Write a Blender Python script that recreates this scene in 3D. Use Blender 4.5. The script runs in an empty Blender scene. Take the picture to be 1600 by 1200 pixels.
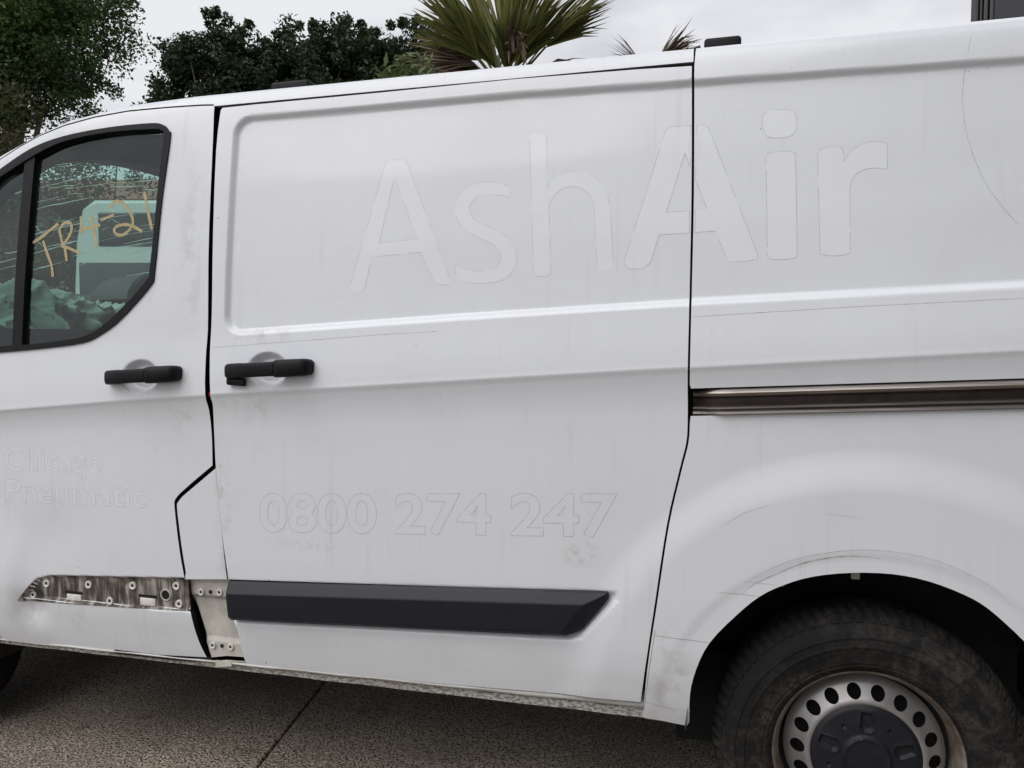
import bpy, bmesh, math, random, json
import numpy as np
from mathutils import Vector, Matrix
from mathutils.geometry import delaunay_2d_cdt
R=math.radians
scene=bpy.context.scene
# ------------------------------------------------------------------ camera
cam_data=bpy.data.cameras.new('camera'); cam=bpy.data.objects.new('camera',cam_data)
scene.collection.objects.link(cam); scene.camera=cam
cam.location=(0,-1.92,1.326)
cam.rotation_euler=(R(90-2.84),0,R(15))
cam_data.sensor_width=36; cam_data.sensor_fit='HORIZONTAL'; cam_data.lens=36*1210/1600
cam_data.clip_start=.05; cam_data.clip_end=3000
# ------------------------------------------------------------------ sky
SUN_EL,SUN_ROT=R(52),R(212)     # soft light from behind the photographer
world=bpy.data.worlds.new('World'); scene.world=world; world.use_nodes=True; world.cycles.sampling_method='MANUAL'; world.cycles.sample_map_resolution=512
nt=world.node_tree; N=nt.nodes; Lk=nt.links; N.clear()
sky=N.new('ShaderNodeTexSky'); sky.sky_type='NISHITA'; sky.sun_disc=False; sky.sun_elevation=SUN_EL; sky.sun_rotation=SUN_ROT
b1=N.new('ShaderNodeBackground'); b1.inputs[1].default_value=.08; Lk.new(sky.outputs[0],b1.inputs[0])
tc=N.new('ShaderNodeTexCoord'); mp=N.new('ShaderNodeMapping'); mp.inputs['Scale'].default_value=(1,1,2.2); Lk.new(tc.outputs['Generated'],mp.inputs[0])
nz=N.new('ShaderNodeTexNoise'); nz.inputs['Scale'].default_value=2.6; nz.inputs['Detail'].default_value=5; nz.inputs['Roughness'].default_value=.52; Lk.new(mp.outputs[0],nz.inputs['Vector'])
rp=N.new('ShaderNodeValToRGB'); e=rp.color_ramp.elements
e[0].position=.36; e[0].color=(.44,.45,.50,1); e[1].position=.58; e[1].color=(.715,.72,.745,1)
Lk.new(nz.outputs[0],rp.inputs[0])
b2=N.new('ShaderNodeBackground'); b2.inputs[1].default_value=1.0; Lk.new(rp.outputs[0],b2.inputs[0])
mx=N.new('ShaderNodeMixShader'); mx.inputs[0].default_value=.94; Lk.new(b1.outputs[0],mx.inputs[1]); Lk.new(b2.outputs[0],mx.inputs[2])
wo=N.new('ShaderNodeOutputWorld'); Lk.new(mx.outputs[0],wo.inputs[0])
# ------------------------------------------------------------------ sun behind thin cloud
sd=bpy.data.lights.new('sun','SUN'); sd.energy=1.5; sd.angle=R(55); sd.color=(1,.98,.95)
sun=bpy.data.objects.new('sun',sd); scene.collection.objects.link(sun)
sdir=Vector((-.53*math.cos(SUN_EL),-.848*math.cos(SUN_EL),math.sin(SUN_EL)))
sun.rotation_euler=sdir.to_track_quat('Z','Y').to_euler(); sun.location=(-2,-6,8)
vs=scene.view_settings; vs.view_transform='Standard'; vs.look='None'; vs.exposure=.28; vs.gamma=1; vs.use_curve_mapping=False
scene.cycles.max_bounces=6; scene.cycles.diffuse_bounces=3; scene.cycles.glossy_bounces=3; scene.cycles.transparent_max_bounces=16
random.seed(7); rng=np.random.default_rng(11)
# ------------------------------------------------------------------ traced outlines of the van, in metres (X along the van, Z up)
D=json.loads("""{"slide":[[-1.4268,2.018],[-1.4211,2.0244],[-1.31,2.0258],[-0.9073,2.027],[-0.5405,2.0302],[-0.2042,2.0257],[-0.0761,2.0216],[-0.0756,1.9664],[-0.0742,1.8813],[-0.0729,1.7885],[-0.0722,1.7047],[-0.0721,1.6305],[-0.0725,1.5582],[-0.073,1.4907],[-0.0732,1.4305],[-0.0733,1.3799],[-0.0737,1.3369],[-0.0741,1.299],[-0.0743,1.2639],[-0.0745,1.2312],[-0.0741,1.2023],[-0.0737,1.1766],[-0.0736,1.1538],[-0.0737,1.1349],[-0.0738,1.1197],[-0.0744,1.1058],[-0.076,1.0908],[-0.0786,1.0758],[-0.082,1.0614],[-0.0862,1.0446],[-0.0913,1.0225],[-0.0977,0.9941],[-0.1052,0.961],[-0.1132,0.9237],[-0.1206,0.8832],[-0.1275,0.8376],[-0.1344,0.7867],[-0.1412,0.734],[-0.1477,0.6848],[-0.154,0.6388],[-0.16,0.5943],[-0.1655,0.553],[-0.1704,0.5166],[-0.1744,0.4856],[-0.1777,0.4594],[-0.1803,0.4385],[-0.1822,0.4232],[-0.7284,0.4024],[-1.3284,0.3813],[-1.3318,0.3896],[-1.3367,0.4024],[-1.3415,0.4234],[-1.3455,0.456],[-1.3493,0.4965],[-1.3646,0.5304],[-1.3702,0.5674],[-1.3759,0.6046],[-1.3711,0.6494],[-1.3771,0.6906],[-1.3836,0.7339],[-1.39,0.7817],[-1.3963,0.8388],[-1.4022,0.9006],[-1.4071,0.9548],[-1.41,0.9955],[-1.4115,1.0289],[-1.4125,1.0608],[-1.4134,1.095],[-1.4126,1.128],[-1.4109,1.1544],[-1.4113,1.1671],[-1.4133,1.173],[-1.4118,1.1882],[-1.4144,1.22],[-1.4171,1.2607],[-1.4198,1.302],[-1.4208,1.3366],[-1.4203,1.3717],[-1.42,1.4202],[-1.4212,1.491],[-1.4234,1.5755],[-1.4264,1.6603],[-1.4285,1.7454],[-1.4309,1.831],[-1.4323,1.9028],[-1.431,1.955],[-1.4283,1.9927]],"door_vis":[[-2.2568,1.9256],[-2.2389,1.9348],[-2.213,1.9482],[-2.1824,1.9626],[-2.1484,1.9786],[-2.1287,2.0016],[-2.0966,2.019],[-2.0539,2.0287],[-1.9968,2.0312],[-1.9536,2.0389],[-1.8893,2.0414],[-1.8216,2.0429],[-1.7611,2.044],[-1.7126,2.044],[-1.668,2.0427],[-1.6205,2.0408],[-1.5605,2.0386],[-1.4985,2.0361],[-1.4554,2.0344],[-1.4506,2.0319],[-1.4472,1.9733],[-1.4449,1.8915],[-1.4425,1.8119],[-1.4412,1.7443],[-1.4403,1.6789],[-1.4386,1.6121],[-1.4362,1.5362],[-1.4338,1.459],[-1.4321,1.4],[-1.4315,1.3718],[-1.4317,1.3615],[-1.432,1.35],[-1.4324,1.332],[-1.4329,1.3127],[-1.4327,1.289],[-1.4318,1.2565],[-1.4309,1.2194],[-1.4288,1.188],[-1.4301,1.1674],[-1.4276,1.1526],[-1.4254,1.1353],[-1.4242,1.1122],[-1.4226,1.0868],[-1.4211,1.0605],[-1.4203,1.0307],[-1.42,1.0],[-1.4198,0.9785],[-1.4894,0.9249],[-1.5315,0.8907],[-1.5361,0.8861],[-1.5423,0.8796],[-1.5473,0.8728],[-1.5498,0.8688],[-1.551,0.8647],[-1.5509,0.8536],[-1.5489,0.8306],[-1.5456,0.8007],[-1.5421,0.7722],[-1.5389,0.7483],[-1.5356,0.7259],[-1.5321,0.7042],[-1.528,0.6806],[-1.5238,0.6576],[-1.5209,0.6415],[-1.5118,0.5387],[-1.5031,0.5274],[-1.4995,0.5066],[-1.4961,0.4867],[-1.4929,0.4705],[-1.4894,0.4553],[-1.4851,0.4405],[-1.479,0.4241],[-1.4722,0.408],[-1.4675,0.3966],[-1.8116,0.3747],[-2.2279,0.3726]],"pillar":[[-1.4113,0.9695],[-1.483,0.9139],[-1.5251,0.8816],[-1.5296,0.8768],[-1.5359,0.8701],[-1.5408,0.8637],[-1.5433,0.8606],[-1.5445,0.8578],[-1.5443,0.8483],[-1.5423,0.8272],[-1.5389,0.7995],[-1.5354,0.7726],[-1.5322,0.7493],[-1.5289,0.7269],[-1.5254,0.7046],[-1.5214,0.6799],[-1.5173,0.6554],[-1.5225,0.6345],[-1.3779,0.6459],[-1.3813,0.6657],[-1.3932,0.7815],[-1.4093,0.9453]],"quarter_seam":[[-0.0693,2.0793],[-0.0699,2.021],[-0.0694,1.9658],[-0.0682,1.8809],[-0.067,1.7881],[-0.0663,1.7044],[-0.0664,1.6302],[-0.0669,1.5581],[-0.0676,1.4906],[-0.0678,1.4304],[-0.0681,1.3798],[-0.0684,1.3369],[-0.0688,1.299],[-0.069,1.264],[-0.0691,1.2313],[-0.0688,1.2024],[-0.0684,1.1768],[-0.0683,1.1539],[-0.0683,1.135],[-0.0684,1.1198],[-0.0691,1.106],[-0.0706,1.091],[-0.0732,1.0759],[-0.0766,1.0616],[-0.0808,1.0448],[-0.0859,1.0227],[-0.0923,0.9943],[-0.0998,0.9613],[-0.1078,0.924],[-0.1152,0.8837],[-0.1221,0.8381],[-0.1289,0.7871],[-0.1358,0.7345],[-0.1422,0.6853],[-0.1485,0.6402],[-0.1545,0.5973],[-0.16,0.5564],[-0.1648,0.5172],[-0.1689,0.4778],[-0.1722,0.4386],[-0.1751,0.4037],[-0.1774,0.3778]],"arch":[[-0.0682,0.3674],[-0.0619,0.38],[-0.062,0.4017],[-0.062,0.4314],[-0.0606,0.4594],[-0.0572,0.4833],[-0.0523,0.5065],[-0.0456,0.5296],[-0.0375,0.5529],[-0.0276,0.5762],[-0.0143,0.5997],[0.0041,0.6245],[0.0256,0.6496],[0.0464,0.6724],[0.0648,0.692],[0.0825,0.7093],[0.1003,0.7243],[0.1182,0.7368],[0.1361,0.7472],[0.1551,0.7567],[0.1749,0.766],[0.1958,0.7744],[0.2189,0.7817],[0.2453,0.7881],[0.2737,0.7934],[0.3026,0.7973],[0.3318,0.8],[0.3615,0.8013],[0.3898,0.8011],[0.4156,0.7992],[0.4402,0.7958],[0.4646,0.7907],[0.4901,0.7836],[0.5155,0.7749],[0.5382,0.7659],[0.5563,0.7576],[0.5717,0.749],[0.5876,0.7382],[0.607,0.7221],[0.6268,0.7039],[0.6407,0.6909]],"winout":[[-2.2464,1.89],[-2.223,1.902],[-2.1898,1.9192],[-2.1525,1.9371],[-2.1171,1.9515],[-2.0859,1.9614],[-2.0552,1.969],[-2.023,1.975],[-1.9877,1.9804],[-1.9483,1.9854],[-1.9055,1.9894],[-1.862,1.9925],[-1.8203,1.9948],[-1.7784,1.9962],[-1.7362,1.9967],[-1.6981,1.9967],[-1.6681,1.996],[-1.6487,1.9948],[-1.6369,1.9931],[-1.629,1.9906],[-1.6215,1.9874],[-1.6138,1.9833],[-1.6078,1.9783],[-1.603,1.9728],[-1.5991,1.967],[-1.5959,1.9647],[-1.5936,1.9644],[-1.5923,1.959],[-1.5924,1.9411],[-1.5945,1.9064],[-1.5983,1.8596],[-1.6024,1.8072],[-1.6063,1.7556],[-1.6096,1.7014],[-1.6124,1.6428],[-1.6152,1.5886],[-1.6184,1.5476],[-1.6201,1.5261],[-1.6203,1.518],[-1.623,1.5134],[-1.6323,1.5023],[-1.6516,1.4808],[-1.6779,1.4546],[-1.7061,1.4281],[-1.7307,1.4064],[-1.7502,1.3909],[-1.7674,1.3792],[-1.7837,1.3696],[-1.8004,1.3607],[-1.816,1.3524],[-1.8303,1.3454],[-1.8469,1.3393],[-1.8696,1.3337],[-1.9005,1.3287],[-1.9374,1.3244],[-1.9776,1.3206],[-2.0182,1.3168],[-2.0629,1.313],[-2.112,1.3093],[-2.1567,1.3061],[-2.1881,1.3038]],"winin":[[-2.2422,1.8644],[-2.2164,1.8764],[-2.1793,1.8937],[-2.1387,1.912],[-2.1022,1.9273],[-2.0728,1.9387],[-2.0458,1.9484],[-2.0176,1.9566],[-1.9851,1.9636],[-1.9468,1.9695],[-1.9045,1.974],[-1.8608,1.9773],[-1.8183,1.9794],[-1.7741,1.9801],[-1.7286,1.9796],[-1.6876,1.9785],[-1.6569,1.9773],[-1.64,1.9763],[-1.6326,1.9752],[-1.6299,1.9736],[-1.6267,1.971],[-1.6223,1.9702],[-1.6191,1.9705],[-1.6171,1.9664],[-1.616,1.9526],[-1.6162,1.9278],[-1.6177,1.895],[-1.6197,1.8549],[-1.6217,1.8086],[-1.6241,1.7491],[-1.6275,1.6786],[-1.6312,1.6113],[-1.6349,1.5614],[-1.6364,1.5373],[-1.636,1.5298],[-1.6385,1.5267],[-1.6487,1.516],[-1.6702,1.4932],[-1.6998,1.465],[-1.7319,1.4364],[-1.761,1.4124],[-1.7841,1.3944],[-1.8045,1.3796],[-1.8265,1.3674],[-1.8543,1.357],[-1.8902,1.3486],[-1.9317,1.3426],[-1.9759,1.3379],[-2.0193,1.3338],[-2.0652,1.3302],[-2.1143,1.3274],[-2.1585,1.3254],[-2.1896,1.3239]],"glasstop":[[-2.0933,1.8524],[-1.9755,1.8753],[-1.8089,1.8847],[-1.6508,1.8825],[-1.616,1.8744]],"divider":[[-2.1437,1.918],[-2.1029,1.9315],[-2.1038,1.3339],[-2.1415,1.3299]],"railt":[[-0.0658,1.2216],[0.6464,1.2543]],"railb":[[-0.0652,1.154],[0.6495,1.1865]],"trim":[[-1.3686,0.6433],[-0.2671,0.7039],[-0.2655,0.7012],[-0.2636,0.6967],[-0.2636,0.691],[-0.2651,0.6864],[-0.2682,0.6811],[-0.2752,0.6713],[-0.2889,0.6529],[-0.3066,0.6299],[-0.3214,0.6113],[-0.3297,0.6015],[-0.335,0.5962],[-0.3417,0.5918],[-0.3528,0.5873],[-0.365,0.584],[-0.3738,0.5817],[-1.3603,0.5308]],"trimfacet":[[-1.3678,0.6071],[-0.3587,0.6695]],"grime":[[-2.1384,0.5203],[-2.1291,0.5303],[-2.1149,0.545],[-2.1002,0.5603],[-2.0888,0.5723],[-2.0802,0.5807],[-2.0726,0.5874],[-2.0654,0.5928],[-2.0566,0.5975],[-2.0448,0.6016],[-2.0317,0.6044],[-2.0203,0.6062],[-2.0115,0.6079],[-1.5172,0.6396],[-1.5118,0.5387],[-1.7976,0.5289],[-2.1294,0.518]],"washers":[[-2.0363,0.5789],[-2.0902,0.5386],[-1.8766,0.5875],[-1.7126,0.5981],[-1.557,0.6099],[-1.7997,0.5423],[-1.5495,0.5557]],"rects":[[-1.9345,0.5397],[-1.6609,0.5517],[-1.5954,0.5793]],"plate":[[-1.5137,0.6303],[-1.3989,0.6394],[-1.3561,0.3988],[-1.457,0.3881]],"platew":[[-1.4808,0.5938],[-1.4498,0.5963],[-1.418,0.598],[-1.4446,0.4361],[-1.4138,0.4373],[-1.3833,0.4375]],"handle_f":[[-1.7647,1.2302],[-1.5084,1.246]],"cup_f":[[-1.6752,1.2302],[-1.7182,1.2306],[-1.6141,1.2385],[-1.6597,1.2842],[-1.6465,1.1843]],"handle_s":[[-1.3547,1.2529],[-1.0821,1.2676]],"cup_s":[[-1.2436,1.2531],[-1.2946,1.2534],[-1.1686,1.2597],[-1.2319,1.3097],[-1.2223,1.2056]],"tape":[[-1.4148,1.3204],[-0.8637,1.357],[-0.4107,1.3796],[-0.0846,1.3952]],"tape2":[[-0.0634,1.3958],[0.292,1.4152],[0.6424,1.4296]],"archline":[[0.0674,0.7565],[0.084,0.768],[0.1078,0.7841],[0.1325,0.7989],[0.1558,0.8107],[0.1799,0.8212],[0.2065,0.8304],[0.2368,0.8386],[0.2694,0.8456],[0.3011,0.8507],[0.3302,0.8537],[0.3584,0.8548],[0.3881,0.8537],[0.4205,0.8508],[0.4543,0.8456],[0.4878,0.8373],[0.5222,0.8246],[0.5564,0.8087],[0.5855,0.7923],[0.6086,0.7744],[0.6269,0.7558],[0.6391,0.7429]],"dirtline":[[0.0605,0.7288],[0.0672,0.7354],[0.0772,0.7448],[0.0896,0.7546],[0.1046,0.764],[0.1221,0.7737],[0.1402,0.7834],[0.1584,0.7935],[0.1774,0.8036],[0.197,0.8125],[0.2179,0.8198],[0.2394,0.8259],[0.2601,0.8308],[0.2793,0.8343],[0.2977,0.8366],[0.3154,0.8377],[0.3341,0.8375],[0.3521,0.8362],[0.3646,0.8352]],"bulge":[[0.021,0.9001],[0.1245,0.946],[0.3082,0.9916],[0.4597,0.9945],[0.6525,0.9372]],"scr1":[[0.0136,0.8903],[0.0192,0.8949],[0.0274,0.9017],[0.0372,0.9088],[0.0484,0.9162],[0.0612,0.9239],[0.0752,0.9311],[0.0927,0.9376],[0.1113,0.9435],[0.1245,0.9476]],"scr2":[[0.2441,0.9328],[0.2859,0.9307],[0.3299,0.9257]],"scr3":[[0.0007,0.7279],[0.1003,0.7243]],"scr4":[[0.0644,0.758],[0.1551,0.7536]],"patch":[[-0.1487,0.6052],[-0.0189,0.5992]],"swirl":[[0.5485,2.0424],[0.5444,2.0245],[0.5392,1.9996],[0.5349,1.9745],[0.5345,1.9539],[0.5311,1.9283],[0.5291,1.9035],[0.5287,1.8803],[0.5297,1.8579],[0.5318,1.8354],[0.5347,1.8136],[0.5389,1.7919],[0.5453,1.7676],[0.5542,1.7389],[0.5654,1.7078],[0.579,1.6776],[0.5981,1.6465],[0.6199,1.6164],[0.6353,1.5956]],"letters":{"A":[[[-0.9907,1.4798],[-0.9863,1.4961],[-0.8983,1.8227],[-0.891,1.8333],[-0.8755,1.836],[-0.8433,1.834],[-0.8333,1.8278],[-0.6967,1.5023],[-0.6955,1.4918],[-0.7102,1.4877],[-0.7326,1.4891],[-0.7422,1.4972],[-0.7831,1.5779],[-0.9264,1.5688],[-0.9443,1.4862],[-0.9529,1.4755],[-0.9706,1.4722],[-0.9865,1.4734]],[[-0.8682,1.7879],[-0.9063,1.6062],[-0.7948,1.6148]]],"s":[[[-0.5409,1.7411],[-0.5375,1.7352],[-0.536,1.7281],[-0.5364,1.7216],[-0.5384,1.7174],[-0.5426,1.7165],[-0.5488,1.7177],[-0.5562,1.7198],[-0.5636,1.7213],[-0.5711,1.7224],[-0.579,1.7236],[-0.5872,1.7245],[-0.5954,1.7247],[-0.604,1.7245],[-0.6129,1.7239],[-0.6215,1.7224],[-0.6289,1.7194],[-0.6354,1.7146],[-0.6413,1.7082],[-0.6458,1.701],[-0.6482,1.6939],[-0.6482,1.6868],[-0.6463,1.6793],[-0.6428,1.672],[-0.638,1.6653],[-0.6318,1.6595],[-0.6241,1.6544],[-0.6154,1.6495],[-0.6063,1.6446],[-0.5965,1.64],[-0.5858,1.6356],[-0.575,1.631],[-0.565,1.6255],[-0.5556,1.6191],[-0.5464,1.6121],[-0.5381,1.6045],[-0.5311,1.5966],[-0.5252,1.5882],[-0.5204,1.5794],[-0.5169,1.5702],[-0.5151,1.5608],[-0.515,1.5507],[-0.5164,1.5401],[-0.5194,1.5298],[-0.5239,1.5207],[-0.53,1.513],[-0.5377,1.5061],[-0.5469,1.5003],[-0.5572,1.4958],[-0.5694,1.4927],[-0.5833,1.4909],[-0.5977,1.4902],[-0.6111,1.49],[-0.6237,1.4906],[-0.6359,1.492],[-0.6472,1.4939],[-0.6569,1.4962],[-0.6646,1.4985],[-0.6708,1.5011],[-0.6756,1.5044],[-0.6793,1.509],[-0.682,1.5163],[-0.6836,1.5257],[-0.6837,1.5344],[-0.682,1.5397],[-0.6782,1.5401],[-0.6726,1.5374],[-0.6657,1.5335],[-0.6578,1.5303],[-0.6486,1.5279],[-0.6381,1.5253],[-0.6271,1.5233],[-0.6165,1.5222],[-0.6057,1.5222],[-0.5947,1.5229],[-0.5844,1.5245],[-0.5759,1.5272],[-0.5694,1.5314],[-0.5644,1.5369],[-0.5608,1.543],[-0.5585,1.5492],[-0.5576,1.5556],[-0.558,1.5623],[-0.5598,1.569],[-0.5627,1.5752],[-0.5668,1.5805],[-0.572,1.5854],[-0.5786,1.5901],[-0.5866,1.5951],[-0.5967,1.6004],[-0.6088,1.6058],[-0.6212,1.6115],[-0.6327,1.6177],[-0.6432,1.6245],[-0.6534,1.6318],[-0.6626,1.6395],[-0.6705,1.6473],[-0.6769,1.6553],[-0.6821,1.6634],[-0.6859,1.6719],[-0.6884,1.6808],[-0.6894,1.6906],[-0.6891,1.701],[-0.6874,1.7113],[-0.6842,1.7205],[-0.6794,1.7285],[-0.673,1.7358],[-0.6655,1.7421],[-0.6575,1.7474],[-0.6489,1.7517],[-0.6395,1.7549],[-0.6296,1.7572],[-0.6193,1.7586],[-0.6081,1.7592],[-0.5962,1.759],[-0.5844,1.7579],[-0.5738,1.7561],[-0.564,1.7534],[-0.5547,1.7499],[-0.5467,1.7458]]],"h":[[[-0.4897,1.8784],[-0.4818,1.8804],[-0.4712,1.8823],[-0.4594,1.8822],[-0.4491,1.8807],[-0.445,1.8768],[-0.4436,1.8732],[-0.4374,1.7355],[-0.4323,1.7431],[-0.4246,1.7537],[-0.4147,1.7626],[-0.402,1.7686],[-0.387,1.7728],[-0.372,1.7747],[-0.3575,1.7743],[-0.343,1.7716],[-0.3292,1.7662],[-0.3159,1.7576],[-0.3033,1.7464],[-0.293,1.7345],[-0.2859,1.7224],[-0.281,1.7095],[-0.2771,1.6957],[-0.2738,1.679],[-0.2716,1.6615],[-0.2702,1.6491],[-0.2618,1.5199],[-0.2618,1.5174],[-0.2697,1.515],[-0.2799,1.5129],[-0.29,1.5131],[-0.2983,1.515],[-0.3016,1.5193],[-0.3026,1.5234],[-0.3109,1.6425],[-0.3119,1.6564],[-0.3136,1.676],[-0.3172,1.6934],[-0.3233,1.706],[-0.3312,1.7163],[-0.3408,1.7243],[-0.3528,1.7303],[-0.3664,1.734],[-0.3795,1.7349],[-0.3918,1.7322],[-0.4035,1.7267],[-0.4135,1.7196],[-0.4215,1.7098],[-0.4276,1.6985],[-0.4318,1.6905],[-0.4222,1.5114],[-0.4298,1.5048],[-0.4602,1.5038],[-0.4674,1.5125]]],"A2":[[[-0.2356,1.533],[-0.138,1.8627],[-0.1287,1.8719],[-0.0834,1.8734],[-0.0462,1.8721],[-0.0338,1.8631],[0.0854,1.5441],[0.0841,1.5333],[0.0502,1.5281],[0.0159,1.5306],[-0.0136,1.6051],[-0.1489,1.6008],[-0.1698,1.5312],[-0.1885,1.5173],[-0.2235,1.5182]],[[-0.09,1.8038],[-0.1327,1.6563],[-0.034,1.6597]]],"i":[[[0.1021,1.7835],[0.1103,1.7912],[0.1377,1.7935],[0.1622,1.7907],[0.1693,1.7838],[0.1747,1.5421],[0.1721,1.5336],[0.1452,1.5304],[0.1153,1.5324],[0.1076,1.5384]]],"dot":[[[0.0926,1.8614],[0.0917,1.8703],[0.0925,1.8785],[0.0946,1.8852],[0.0981,1.89],[0.1029,1.8932],[0.1095,1.8954],[0.1188,1.8965],[0.1298,1.8965],[0.1398,1.8959],[0.1482,1.895],[0.1557,1.8934],[0.1617,1.8905],[0.1662,1.8861],[0.1692,1.8803],[0.1711,1.8731],[0.1719,1.8636],[0.1716,1.8528],[0.1701,1.8436],[0.1674,1.8373],[0.1636,1.8326],[0.1582,1.8291],[0.1506,1.8268],[0.1413,1.8257],[0.132,1.8257],[0.1223,1.8262],[0.1125,1.8277],[0.1044,1.8319],[0.0988,1.8402],[0.0949,1.8511]]],"r":[[[0.2188,1.7817],[0.2251,1.7918],[0.2506,1.7964],[0.2691,1.7946],[0.276,1.7866],[0.2771,1.7578],[0.2808,1.7646],[0.2862,1.7741],[0.2928,1.7826],[0.3007,1.7893],[0.3098,1.795],[0.3188,1.7992],[0.3275,1.8017],[0.3361,1.8027],[0.3447,1.8026],[0.3543,1.801],[0.3638,1.7983],[0.3704,1.7963],[0.3708,1.735],[0.3626,1.7366],[0.3509,1.7388],[0.3395,1.7397],[0.3293,1.7386],[0.3195,1.7363],[0.3111,1.7329],[0.3045,1.7284],[0.2995,1.7229],[0.2955,1.7167],[0.2926,1.7088],[0.2909,1.7002],[0.2898,1.6942],[0.2914,1.5442],[0.2831,1.5377],[0.2518,1.5358],[0.2254,1.5417]]]},"num":[[-1.2654,0.7969],[-0.2441,0.8475],[-1.264,0.9095],[-0.2449,0.9579]],"chi":[[-2.1774,0.9318],[-1.8065,0.9415],[-2.1764,1.0089]],"pne":[[-2.1744,0.8343],[-1.6485,0.8426],[-2.1726,0.9036]],"writing":[[[-2.0951,1.6497],[-2.0653,1.6644],[-2.0303,1.6865],[-1.999,1.7068]],[[-2.0556,1.6552],[-2.0352,1.6135],[-2.0154,1.5779],[-2.0073,1.5399]],[[-1.9939,1.6879],[-1.9825,1.6525],[-1.9678,1.6287],[-1.9575,1.5878]],[[-1.992,1.6907],[-1.9886,1.6952],[-1.9835,1.7013],[-1.9773,1.7059],[-1.969,1.708],[-1.9596,1.7086],[-1.9524,1.7065],[-1.9485,1.7006],[-1.9468,1.6919],[-1.947,1.6831],[-1.9495,1.6746],[-1.9539,1.6658],[-1.9593,1.6574],[-1.9667,1.6489],[-1.9751,1.6407],[-1.9811,1.635]],[[-1.9827,1.6362],[-1.9535,1.6282],[-1.9084,1.6106]],[[-1.8761,1.7263],[-1.8629,1.6883],[-1.848,1.6247]],[[-1.913,1.673],[-1.8943,1.6867],[-1.8665,1.6896],[-1.8391,1.6959]],[[-1.9147,1.7252],[-1.9105,1.696],[-1.9076,1.6757]],[[-1.8387,1.7103],[-1.8129,1.7177],[-1.7893,1.7241]],[[-1.8045,1.7459],[-1.8027,1.7508],[-1.7998,1.7576],[-1.7954,1.7627],[-1.7887,1.7651],[-1.7803,1.7658],[-1.7715,1.7643],[-1.7619,1.76],[-1.7519,1.7535],[-1.743,1.7458],[-1.7355,1.7366],[-1.7291,1.7263],[-1.7242,1.7166],[-1.7208,1.7085],[-1.719,1.701],[-1.7194,1.6937],[-1.7227,1.686],[-1.7283,1.6783],[-1.7348,1.6717],[-1.7418,1.6664],[-1.7497,1.6622],[-1.7577,1.6601],[-1.7666,1.661],[-1.7757,1.6639],[-1.7821,1.6679],[-1.7853,1.6733],[-1.7858,1.6797],[-1.7833,1.685],[-1.7767,1.6887],[-1.767,1.6912],[-1.7564,1.6924],[-1.7458,1.6925],[-1.7343,1.6912],[-1.7224,1.6882],[-1.7085,1.6821],[-1.6942,1.6742],[-1.6842,1.6686]],[[-1.6842,1.7883],[-1.6709,1.7424],[-1.6601,1.7081],[-1.6499,1.674]]],"C":[0.0,-1.92,1.326],"joint":[[-1.389,0.163],[-1.48,0.728]],"feet":[[-0.051,0.32,2.164],[0.045,0.32,2.158],[-0.148,0.32,2.153],[-0.061,0.32,2.158],[-1.361,0.32,2.166],[-1.23,0.32,2.161],[-1.443,0.32,2.157],[-1.368,0.32,2.163]],"tyre":[[0.012,0.03,0.356],[0.323,0.06,0.696],[0.198,0.06,0.646],[0.653,0.0,0.457]]}""")
# ---- outer skin of the van's near side: Y (metres inward from the widest point) at station X and height Z
FLX=[-3.8,-2.6,-2.174,-1.77,-1.436,-1.023,-.189,.64,1.5]
FLZ=[1.0,1.085,1.124,1.159,1.184,1.210,1.266,1.316,1.362]
RBX=[-3.8,-1.341,-.677,-.085,.251,.643,1.5]
RBZ=[1.23,1.364,1.402,1.432,1.445,1.461,1.49]
def sm(t): 
    t=np.clip(t,0,1); return t*t*(3-2*t)
_pz=np.array([0,.30,.365,.40,.50,.56,.70,.95,1.08,1.150,1.195,1.222,1.238,1.30,1.40,1.60,1.80,1.99,2.035,2.055,2.067,2.3])
_py=np.array([.05,.050,.042,.034,.018,.013,.011,.0135,.0165,.0165,.0120,.0062,.000,.006,.020,.038,.062,.090,.099,.108,.125,.40])
_tz=np.arange(0,2.3,.001); _ty=np.interp(_tz,_pz,_py)
def _blur(a,s):
    k=np.exp(-.5*(np.arange(-int(4*s),int(4*s)+1)/s)**2); k/=k.sum()
    n=len(k)//2; return np.convolve(np.pad(a,n,mode='edge'),k,mode='valid')
_t1=_blur(_ty,14); _t2=_blur(_ty,1.6)
_w=np.exp(-((_tz-1.238)/.016)**2)+np.exp(-((_tz-2.062)/.02)**2); _w=np.clip(_w,0,1)
_tab=_t1*(1-_w)+_t2*_w
def polysd(X,Z,P):
    # signed distance to a polygon (negative inside)
    d=np.full(np.shape(X),1e9); ins=np.zeros(np.shape(X),bool); n=len(P)
    for i in range(n):
        ax,az=P[i]; bx,bz=P[(i+1)%n]
        ex,ez=bx-ax,bz-az; wx,wz=X-ax,Z-az
        t=np.clip((wx*ex+wz*ez)/(ex*ex+ez*ez),0,1)
        d=np.minimum(d,(wx-ex*t)**2+(wz-ez*t)**2)
        c=((az>Z)!=(bz>Z)); 
        with np.errstate(divide='ignore',invalid='ignore'):
            xi=ax+(Z-az)*ex/(ez if ez!=0 else 1e-12)
        ins^=c&(X<xi)
    return np.where(ins,-1,1)*np.sqrt(d)
POCKET_SLIDE=[(-1.60,.628),(-.245,.702),(-.245,.685),(-.335,.578),(-.365,.568),(-1.60,.508)]
POCKET_FRONT=[(-2.112,.529),(-2.085,.566),(-2.062,.594),(-2.014,.607),(-1.42,.644),(-1.42,.539),(-1.79,.531)]
ZSX=[-2.6,-2.45,-2.253,-2.123,-1.997,-1.756,-1.528,-1.3]
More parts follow.
